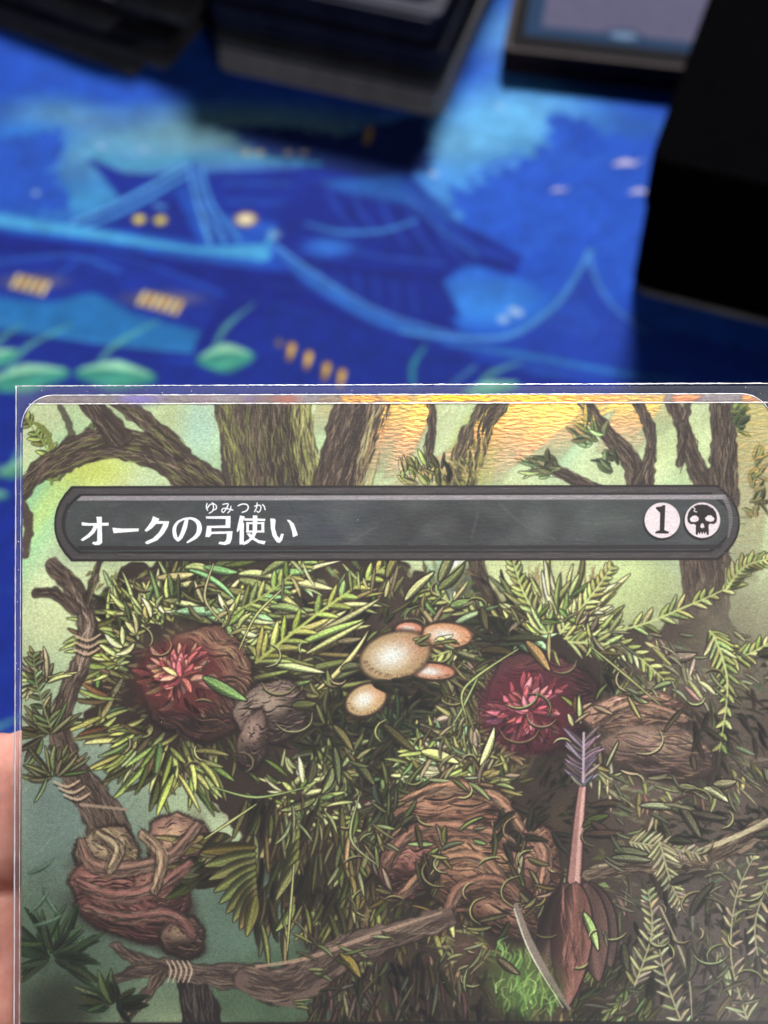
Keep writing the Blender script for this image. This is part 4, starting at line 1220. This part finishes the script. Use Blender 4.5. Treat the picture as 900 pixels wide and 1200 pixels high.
def print_piece(name, pts_px, z, parent, thick=0.00002):
    pl = [c2l(x, y) for x, y in pts_px]
    n = len(pl)
    v = [(x, y, z) for x, y in pl] + [(x, y, z - thick) for x, y in pl]
    f = [tuple(range(n))[::-1]] + [(i, (i + 1) % n, (i + 1) % n + n, i + n) for i in range(n)]
    # outline order is clockwise on the card, so flip for a face that looks at the viewer
    return mesh(name, v, f, m_card, parent, uvs=[l2uv(x, y) for x, y in pl] * 2)

plate = print_piece('title_bar', bar_outline(0), 0.00003, card)
disc = lambda cx: [(cx + 20.9 * math.cos(a * math.pi / 24), 610.4 + 20.9 * math.sin(a * math.pi / 24)) for a in range(48)]
d1 = print_piece('cost_symbol', disc(775), 0.00005, plate)
d1['label'] = 'pale round symbol with a black numeral 1'
d2 = print_piece('cost_symbol', disc(822), 0.00005, plate)
d2['label'] = 'pale round symbol with a small black skull'
print_piece('type_bar', [(906, 1192), (906, 1262), (28, 1262), (28, 1192)], 0.00003, card)

# ------------------------------------------------------------------ clear sleeves round the card
m_film = clear_film('clear_film', 0.035, 0.15, (0.98, 0.985, 0.99), haze=0.006)
m_filmb = clear_film('clear_film_back', 0.03, 0.2, (0.93, 0.95, 0.97), haze=0.15, haze_col=(0.36, 0.37, 0.40))
m_weld = clear_film('sleeve_edge', 0.5, 0.3, (0.9, 0.92, 0.95), haze=0.42, haze_col=(0.92, 0.93, 0.97))

sl = empty('card_sleeve', CT, CARD_EUL, 'outer clear plastic sleeve with thin bright edges around the card', 'card sleeve')
SX0, SX1, SY0, SY1 = (18.5 - 465.5) / PXMM / 1000, (913.5 - 465.5) / PXMM / 1000, -1706 / PXMM / 1000 + 463 / PXMM / 1000, (463 - 452.0) / PXMM / 1000
def sheet(name, x0, x1, y0, y1, z, mat, parent, nx=24, ny=28, bow=0.00012, seed=0, flip=False):
    v, f = [], []
    for j in range(ny + 1):
        for i in range(nx + 1):
            x = x0 + (x1 - x0) * i / nx; y = y0 + (y1 - y0) * j / ny
            e = math.sin(math.pi * i / nx) * math.sin(math.pi * min(1, j / ny * 1.0))
            zz = z + bow * e + 0.00002 * math.sin(i * 1.3 + seed) * math.cos(j * .9 + seed) * e
            v.append((x, y, zz))
    for j in range(ny):
        for i in range(nx):
            q = (j * (nx + 1) + i, j * (nx + 1) + i + 1, (j + 1) * (nx + 1) + i + 1, (j + 1) * (nx + 1) + i)
            f.append(q[::-1] if flip else q)
    return mesh(name, v, f, mat, parent, smooth=True)
sheet('front_film', SX0, SX1, SY0, SY1, 0.00040, m_film, sl)
sheet('back_film', SX0, SX1, SY0, SY1, -0.00060, m_filmb, sl, bow=-0.00005, flip=True)
def bead(name, pts, rad, mat, parent, jit=0.0, seed=1):
    """a thin wavering bead of plastic along a line"""
    r_ = random.Random(seed)
    v, f = [], []
    m = 6
    P = [Vector(q) for q in pts]
    for i, q in enumerate(P):
        d = (P[min(i + 1, len(P) - 1)] - P[max(i - 1, 0)]).normalized()
        s1 = d.cross(Vector((0, 0, 1))).normalized(); s2 = Vector((0, 0, 1))
        rr_ = rad * (1 + jit * r_.uniform(-1, 1))
        o = s1 * r_.uniform(-1, 1) * rad * jit * .6
        for k in range(m):
            a = 2 * math.pi * k / m
            v.append(q + o + s1 * rr_ * math.cos(a) + s2 * rr_ * math.sin(a))
    for i in range(len(P) - 1):
        for k in range(m):
            f.append((i * m + k, i * m + (k + 1) % m, (i + 1) * m + (k + 1) % m, (i + 1) * m + k))
    f.append(tuple(range(m))[::-1]); f.append(tuple((len(P) - 1) * m + k for k in range(m)))
    return mesh(name, v, f, mat, parent, smooth=True)
def line(a, b, n):
    return [(a[0] + (b[0] - a[0]) * i / n, a[1] + (b[1] - a[1]) * i / n, a[2] + (b[2] - a[2]) * i / n) for i in range(n + 1)]
bead('open_edge', line((SX0, SY1, 0.00040), (SX1, SY1 + 0.00010, 0.00040), 260), 0.000040, m_weld, sl, 0.45, 4)
bead('side_weld', line((SX0, SY1, -0.0001), (SX0, SY0, -0.0001), 200), 0.000055, m_weld, sl, 0.25, 5)
bead('side_weld', line((SX1, SY1, -0.0001), (SX1, SY0, -0.0001), 200), 0.000055, m_weld, sl, 0.25, 6)
bead('bottom_weld', line((SX0, SY0, -0.0001), (SX1, SY0, -0.0001), 120), 0.00007, m_weld, sl, 0.3, 7)
# flecks of dust on the film
m_dust = noise_mat('dust', (0.8, 0.8, 0.8), (0.95, 0.95, 0.95), 100, 0.8, 0)
dv, df = [], []
rd = random.Random(11)
for _ in range(70):
    q = rd.random()
    px, py = (rd.uniform(24, 905), rd.uniform(453, 463)) if q < .35 else (rd.uniform(30, 900), rd.uniform(470, 1200)) if q < .6 else (rd.uniform(19, 27), rd.uniform(455, 860))
    x, y = c2l(px, py)
    s_ = rd.uniform(0.00001, 0.000035)
    b0 = len(dv)
    z = 0.00058
    dv += [(x - s_, y, z), (x, y - s_, z), (x + s_, y, z), (x, y + s_ * rd.uniform(.6, 2), z), (x, y, z + s_)]
    df += [(b0, b0 + 1, b0 + 4), (b0 + 1, b0 + 2, b0 + 4), (b0 + 2, b0 + 3, b0 + 4), (b0 + 3, b0, b0 + 4), (b0 + 3, b0 + 2, b0 + 1, b0)]
dust = mesh('dust', dv, df, m_dust, sl)
dust['kind'] = 'stuff'

inn = empty('inner_sleeve', CT, CARD_EUL, 'tight inner clear sleeve whose bright opening line crosses just below the card top', 'card sleeve')
IX = 0.03158
iy = (463 - 472.6) / PXMM / 1000
m_film2 = clear_film('inner_film', 0.022, 0.22, (0.985, 0.99, 0.99), haze=0.004)
sheet('front_film', -IX, IX, -0.0885, iy, 0.00012, m_film2, inn, bow=0.00003, seed=3)
m_weld2 = clear_film('inner_edge', 0.5, 0.3, (0.95, 0.95, 0.95), haze=0.75, haze_col=(1.0, 0.98, 0.97))
bead('open_edge', line((-IX + .0006, iy, 0.00014), (IX - .0003, iy, 0.00014), 220), 0.000038, m_weld2, inn, 0.45, 8)
# the back panel stands 0.7 mm higher, so its rim follows the card top
top = [(x, y, 0.00005) for x, y in round_rect(0.06325, 0.0887, 0.0027, 8, 0, -0.0443)]
n8 = 9
arc = top[n8 * 1:n8 * 2][::-1]                       # upper left corner, from left side up to the top
lead = [(-0.06325 / 2, -0.010 - 0.0, 0.00005)] + arc[::1]
bead('rim', sorted(top[n8:2 * n8], key=lambda q: q[1]) + line((-0.0285, 0.00005, 0.00005), (0.0285, 0.00005, 0.00005), 160)[1:] + sorted(top[:n8], key=lambda q: -q[1]),
     0.000036, m_weld2, inn, 0.4, 9)
bead('side_weld', line((-0.03166, -0.0031, 0.0), (-0.03166, -0.088, 0.0), 160), 0.000018, m_weld2, inn, 0.5, 12)
bead('side_weld', line((0.03166, -0.0031, 0.0), (0.03166, -0.088, 0.0), 160), 0.000018, m_weld2, inn, 0.5, 13)
bead('bottom_weld', line((-0.0316, -0.0885, 0.0), (0.0316, -0.0885, 0.0), 60), 0.00004, m_weld2, inn, 0.3, 14)

# ------------------------------------------------------------------ decks of sleeved cards on the mat
def card_mesh(name, mat, wd=0.066, hd=0.091, th=0.00068):
    o = slab(name, round_rect(wd, hd, 0.0022, 5), 0, th, mat, None, bevel=0.00012)
    m = o.data
    bpy.data.objects.remove(o)
    return m
m_black = noise_mat('black_sleeve', (0.010, 0.010, 0.014), (0.022, 0.022, 0.030), 120, 0.6, 0.2, spec=0.15)
m_grey = noise_mat('smoky_sleeve', (0.05, 0.05, 0.058), (0.08, 0.08, 0.088), 120, 0.6, 0.2, spec=0.2)
m_navy = noise_mat('navy_sleeve', (0.010, 0.011, 0.028), (0.020, 0.022, 0.050), 120, 0.6, 0.2, spec=0.15)
m_pale = noise_mat('pale_card_edge', (0.20, 0.185, 0.18), (0.30, 0.28, 0.275), 200, 0.5, 0.1)
m_brown = noise_mat('maroon_sleeve', (0.016, 0.008, 0.010), (0.030, 0.014, 0.016), 120, 0.6, 0.2, spec=0.15)

def deck(corner_px, ang, layers, side='R', seed=1):
    """layers: list of (count, mesh, thickness, dx, dy, jitter_mm, jitter_deg, name, label, cat, group). The near corner of the pile sits at corner_px."""
    r_ = random.Random(seed)
    c = on_mat(*corner_px)
    z = 0.00005
    a = R(ang)
    ux = Vector((math.cos(a), math.sin(a), 0)); uy = Vector((-math.sin(a), math.cos(a), 0))
    out = []
    for cnt, me, th, dx, dy, jm, jd, name, label, cat, group in layers:
        for k in range(cnt):
            sx = -1 if side == 'R' else 1
            ctr = c + ux * (sx * 0.033 + dx + r_.uniform(-jm, jm)) + uy * (0.0455 + dy + r_.uniform(-jm, jm))
            o = bpy.data.objects.new(name, me)
            COL.objects.link(o)
            o.location = (ctr.x, ctr.y, z)
            o.rotation_euler = (0, 0, a + R(r_.uniform(-jd, jd)))
            tag(o, ('lowest ' + label) if k == 0 else ('uppermost ' + label) if k == cnt - 1 else ('inner ' + label), cat, group)
            z += th + 0.00003
            out.append(o)
    return out

cm_black, cm_grey, cm_navy, cm_brown = (card_mesh('sleeved_card', m) for m in (m_black, m_grey, m_navy, m_brown))
cm_pale = card_mesh('sleeved_card', m_pale)

# far left: a loose leaning pile
g1 = 'loose pile of black sleeved cards in the top left corner'
l1 = 'black sleeved card in the loose fanned pile at the top left corner'
STEP = ['first', 'second', 'third', 'fourth', 'fifth', 'sixth', 'seventh', 'eighth', 'ninth', 'tenth', 'eleventh']
lay = []
for i, (dx, dy, me) in enumerate([(0, 0, cm_grey), (.006, .003, cm_grey), (-.006, .004, cm_black), (.003, .006, cm_black), (-.012, .006, cm_grey), (-.004, .010, cm_black),
                                  (.008, .012, cm_grey), (-.010, .010, cm_black), (-.004, .015, cm_grey), (.006, .018, cm_black), (-.004, .016, cm_grey)]):
    lay.append((3, me, 0.00068, dx, dy, 0.0014, 3.0, 'sleeved_card', ['black', 'smoky grey'][me is cm_grey] + ' sleeved card of the %s step in the loose fanned pile' % STEP[i], 'card', g1))
deck((163, 92), -27, lay, 'R', 3)

# middle: a neat tall pile, pale at the bottom, navy above
g2 = 'pale edged cards at the bottom of the middle pile'
g3 = 'navy sleeved cards stacked in the middle pile'
deck((512, 139), -18, [
    (11, cm_pale, 0.00068, 0, 0, 0.0007, 0.6, 'sleeved_card', 'pale card in the pale block under the tall middle pile', 'card', g2),
    (4, cm_grey, 0.00068, -.001, .0010, 0.0004, 0.4, 'sleeved_card', 'smoky grey card just above the pale block of the middle pile', 'card', 'grey sleeved cards in the middle pile'),
    (8, cm_black, 0.00068, -.002, .004, 0.0005, 0.5, 'sleeved_card', 'black card below the navy block of the middle pile', 'card', 'black sleeved cards in the middle pile'),
    (9, cm_navy, 0.00068, -.0008, .0008, 0.0007, 0.6, 'sleeved_card', 'navy card of the lower navy block in the middle pile', 'card', 'navy sleeved cards low in the middle pile'),
    (3, cm_grey, 0.00068, -.0034, .0034, 0.0008, 0.8, 'sleeved_card', 'smoky card set back between the navy blocks of the middle pile', 'card', 'set back cards in the middle pile'),
    (11, cm_navy, 0.00068, -.0018, .0018, 0.0008, 0.7, 'sleeved_card', 'navy card of the upper navy block in the middle pile', 'card', g3),
    (5, cm_black, 0.00068, -.006, .010, 0.001, 1.5, 'sleeved_card', 'loose black card lying on the navy block of the middle pile', 'card', 'loose black cards on the middle pile'),
], 'R', 5)

def paint_small(kind):
    p = Painter(330, 455, (10, 10, 14))
    if kind == 'top':
        p.poly([(0, 0), (330, 0), (330, 455), (0, 455)], (110, 106, 104), 1, 1)
        p.poly([(20, 20), (310, 20), (310, 435), (20, 435)], (74, 30, 24), 1, 1)
        for _ in range(120):
            p.blob(rnd(30, 300), rnd(40, 240), rnd(6, 30), rnd(6, 24), vary((110, 60, 44), 20), .6, .7)
        p.poly([(34, 270), (296, 270), (296, 400), (34, 400)], (150, 140, 126), 1, 2)
    else:
        p.poly([(0, 0), (330, 0), (330, 455), (0, 455)], (12, 12, 18), 1, 1)
        p.poly([(18, 18), (312, 18), (312, 425), (18, 425)], (26, 52, 84), 1, 2)
        for _ in range(160):
            p.blob(rnd(35, 295), rnd(50, 235), rnd(6, 30), rnd(6, 24), vary((50, 84, 130), 22), .6, .7)
        p.poly([(42, 262), (290, 262), (290, 402), (42, 402)], (84, 82, 108), 1, 3)
        for j in range(5):
            for _ in range(20):
                p.blob(rnd(56, 270), 285 + j * 22, rnd(4, 10), 2.5, (68, 66, 92), .5, .8)
        p.blob(166, 403, 30, 14, (20, 44, 70), 1, .2)
        p.blob(166, 403, 22, 9, (96, 120, 150), 1, .4)
    n = rng.normal(0, .03, (455, 330, 1)).astype(np.float32)
    p.a *= 1 + n
    return p

def face_card(name, corner_px, ang, z, dx, dy, img, label, cat, mat_side):
    a = R(ang)
    ux = Vector((math.cos(a), math.sin(a), 0)); uy = Vector((-math.sin(a), math.cos(a), 0))
    c = on_mat(*corner_px) + ux * (-0.033 + dx) + uy * (0.0455 + dy)
    e = empty(name, (c.x, c.y, z), (0, 0, a), label, cat)
    slab('clear_cover', round_rect(0.066, 0.091, 0.0022, 5), 0, 0.0006, mat_side, e, 0.0001)
    q = round_rect(0.063, 0.088, 0.0025, 5)
    mesh('card_face', [(x, y, 0.00063) for x, y in q], [tuple(range(len(q)))], print_material(name + '_print', img, 0.8, 0.05, spec=0.12), e, uvs=[(x / 0.063 + .5, y / 0.088 + .5) for x, y in q])
    return e
top_img = paint_small('top').image('red_card_picture')
face_card('card', (512, 139), -18, 0.00071 * 51 + 0.0002, -.0145, .016, top_img, 'white bordered card with a dark red face, topmost on the middle pile', 'card', m_grey)

# upper right: a low pile with a blue framed card face up
lay = [(11, cm_brown, 0.00068, 0, 0, 0.0004, 0.5, 'sleeved_card', 'dark maroon card in the low pile under the blue card', 'card', 'maroon sleeved cards in the low pile')]
deck((858, 116), -9.5, lay, 'R', 8)
blue_img = paint_small('blue').image('blue_card_picture')
bc = face_card('card', (858, 116), -9.5, 0.00071 * 11 + 0.0002, 0.0, 0.0, blue_img, 'blue framed card with a pale text box, face up beside the black box', 'card', m_brown)

# ------------------------------------------------------------------ black deck box
m_box = noise_mat('black_leatherette', (0.0015, 0.0015, 0.002), (0.003, 0.003, 0.0035), 700, 1.0, 0.0, spec=0.0)
m_glint = noise_mat('edge_glint', (0.10, 0.10, 0.10), (0.30, 0.29, 0.28), 60, 0.45, 0.1)  # grey colour stands in for the glint along the box's lower edge
bc_ = on_mat(737, 341)
BA = -19.0
db = empty('deck_box', (bc_.x, bc_.y, 0.0), (0, 0, R(BA)), 'plain matte black storage box standing at the right, with a grey glint modelled along its lower edge', 'box')
BWd, BDd, BH = 0.112, 0.125, 0.046
def bx(name, x0, x1, y0, y1, z0, z1, mat, parent, r=0.004):
    return slab(name, round_rect(x1 - x0, y1 - y0, r, 6, (x0 + x1) / 2, (y0 + y1) / 2), z0, z1, mat, parent, bevel=0.0008)
bx('body', 0, BWd, 0, BDd, 0.0016, BH * 0.62, m_box, db)
bx('lid', -0.0005, BWd + 0.0005, -0.0005, BDd + 0.0005, BH * 0.62 + 0.0005, BH, m_box, db)
bx('base_glint', 0.001, BWd - 0.001, -0.0006, BDd - 0.001, 0.0001, 0.0015, m_glint, db)  # edge highlight built as a thin grey slab
bx('latch', BWd * .4, BWd * .6, -0.0022, -0.0006, BH * .45, BH * .8, m_box, db, 0.0006)

# ------------------------------------------------------------------ the hand that holds the card from behind
m_skin = noise_mat('skin', (0.44, 0.18, 0.14), (0.60, 0.30, 0.24), 260, 0.5, 0.8, 0.4, 8, 0.0004, sss=0.25)
# finer crease bump for the skin
def skin_detail():
    t = m_skin.node_tree
    b = t.nodes['Principled BSDF']
    v = t.nodes.new('ShaderNodeTexVoronoi'); v.inputs['Scale'].default_value = 1400
    tc = t.nodes.new('ShaderNodeTexCoord'); mp = t.nodes.new('ShaderNodeMapping'); mp.inputs['Scale'].default_value = (1.0, .45, 1)
    t.links.new(tc.outputs['Object'], mp.inputs[0]); t.links.new(mp.outputs[0], v.inputs['Vector'])
    b2 = t.nodes.new('ShaderNodeBump'); b2.inputs['Strength'].default_value = 0.35; b2.inputs['Distance'].default_value = 0.0001
    old = b.inputs['Normal'].links[0].from_socket
    t.links.new(old, b2.inputs['Normal']); t.links.new(v.outputs['Distance'], b2.inputs['Height']); t.links.new(b2.outputs[0], b.inputs['Normal'])
skin_detail()

def hpt(px, py, z):
    """photo pixel at the card plane, pushed z millimetres towards (+) or away from (-) the camera"""
    x, y = c2l(px, py)
    f = 1 - z / 1000 / CARD_D
    cxp, cyp = c2l(450, 600)
    return Vector((cxp + (x - cxp) * f, cyp + (y - cyp) * f, z / 1000))

def build_hand():
    root = empty('person', CT, CARD_EUL, 'bare hand with two fingers behind the left edge of the card', 'person')
    V, E, Rd = [], [], []
    def add(p, r, parent=None):
        V.append(p); Rd.append(r / 1000)
        if parent is not None: E.append((parent, len(V) - 1))
        return len(V) - 1
    roots = []
    def chain(nodes):
        k = None
        for n_, (q, r) in enumerate(nodes):
            k = add(q, r, k)
            if n_ == 0: roots.append(k)
    # forearm and wrist, then one chain per ray of the hand; the remesh below fuses them into one skin
    chain([(hpt(-2150, 3650, -44), 29), (hpt(-1500, 2800, -34), 24), (hpt(-1040, 2170, -26), 19), (hpt(-800, 1820, -22), 18), (hpt(-700, 1560, -21), 15)])
    fingers = [((-520, 1120), (-180, 975), (40, 938), (210, 930), 7.8, 7.6, 7.2, 5.8),
               ((-540, 1240), (-190, 1142), (60, 1135), (300, 1130), 8.4, 8.2, 7.8, 6.0),
               ((-560, 1400), (-200, 1360), (50, 1345), (270, 1335), 7.6, 7.2, 6.5, 5.7),
               ((-600, 1540), (-260, 1530), (-30, 1510), (150, 1495), 6.8, 6.2, 5.6, 5.0)]
    for n_, (a, b_, c, d, r0, r1, r2, r3) in enumerate(fingers):
        chain([(hpt(-960 + n_ * 30, 2000 + n_ * 40, -24), 12), (hpt((a[0] - 900) / 2, (a[1] + 1960) / 2, -21), 11.5), (hpt(a[0], a[1], -17), r0 + 2.5),
               (hpt(b_[0], b_[1], -13), r1 + .4), (hpt((b_[0] + c[0]) / 2, (b_[1] + c[1]) / 2, -9.5), r1 - .2), (hpt(c[0], c[1], -8.8), r2 + .5),
               (hpt((c[0] + d[0]) / 2, (c[1] + d[1]) / 2, -7.6), r2 - .3), (hpt(d[0], d[1], -6.8), r3)])
    chain([(hpt(-900, 2050, -20), 14), (hpt(-620, 1820, -10), 14), (hpt(-330, 1650, 2), 10.5), (hpt(-90, 1560, 9), 9), (hpt(40, 1510, 9), 8.5), (hpt(140, 1470, 8), 7)])
    me = bpy.data.meshes.new('hand_skin')
    me.from_pydata([tuple(v) for v in V], E, [])
    o = bpy.data.objects.new('hand', me)
    link(o, root)
    me.materials.append(m_skin)
    sk = o.modifiers.new('skin', 'SKIN')
    sk.use_smooth_shade = True
    sv = me.skin_vertices[0].data if me.skin_vertices else None
    if sv is None:
        bpy.context.view_layer.objects.active = o
        bpy.ops.object.mode_set(mode='EDIT'); bpy.ops.object.mode_set(mode='OBJECT')
        sv = me.skin_vertices[0].data
    for i, r in enumerate(Rd):
        sv[i].radius = (r, r)
        sv[i].use_root = (i in roots)
    ss = o.modifiers.new('sub', 'SUBSURF'); ss.levels = 2; ss.render_levels = 2
    rm = o.modifiers.new('fuse', 'REMESH'); rm.mode = 'VOXEL'; rm.voxel_size = 0.0009; rm.use_smooth_shade = True
    sm_ = o.modifiers.new('soften', 'SMOOTH'); sm_.factor = 0.5; sm_.iterations = 6
    dg = bpy.context.evaluated_depsgraph_get()
    m2 = bpy.data.meshes.new_from_object(o.evaluated_get(dg))
    o.modifiers.clear()
    o.data = m2
    if not m2.materials: m2.materials.append(m_skin)
    # knuckle creases: shallow rings across each finger
    nv_ = len(m2.vertices)
    co = np.empty(nv_ * 3, np.float32); m2.vertices.foreach_get('co', co); co = co.reshape(-1, 3)
    no = np.empty(nv_ * 3, np.float32); m2.vertices.foreach_get('normal', no); no = no.reshape(-1, 3)
    x = co[:, 0] * 1000
    co = co + no * (0.00012 * np.sin(x * 3.1 + co[:, 1] * 900) * np.exp(-((x + 33.5) / 3.0) ** 2))[:, None]
    m2.vertices.foreach_set('co', co.astype(np.float32).ravel())
    m2.update()
    for p_ in m2.polygons: p_.use_smooth = True
    m_nail = noise_mat('nail', (0.72, 0.46, 0.40), (0.80, 0.56, 0.50), 60, 0.25, 0.05)
    # thumbnail on the camera side
    nv, nf = [], []
    c0 = hpt(118, 1478, 0); c0.z = 0.0152
    ax = (hpt(140, 1470, 0) - hpt(40, 1510, 0)).normalized(); ay = Vector((-ax.y, ax.x, 0))
    for j in range(7):
        for i in range(7):
            u, v_ = (i / 6 - .5), (j / 6 - .5)
            wv = 0.011 * (1 - .25 * (abs(u) * 2) ** 3)
            nv.append(c0 + ax * u * 0.013 + ay * v_ * wv + Vector((0, 0, -0.0030 * (2 * v_) ** 2 - 0.0012 * (2 * u) ** 2)))
    for j in range(6):
        for i in range(6):
            nf.append((j * 7 + i, j * 7 + i + 1, (j + 1) * 7 + i + 1, (j + 1) * 7 + i))
    mesh('thumbnail', nv, nf, m_nail, root, smooth=True)
build_hand()
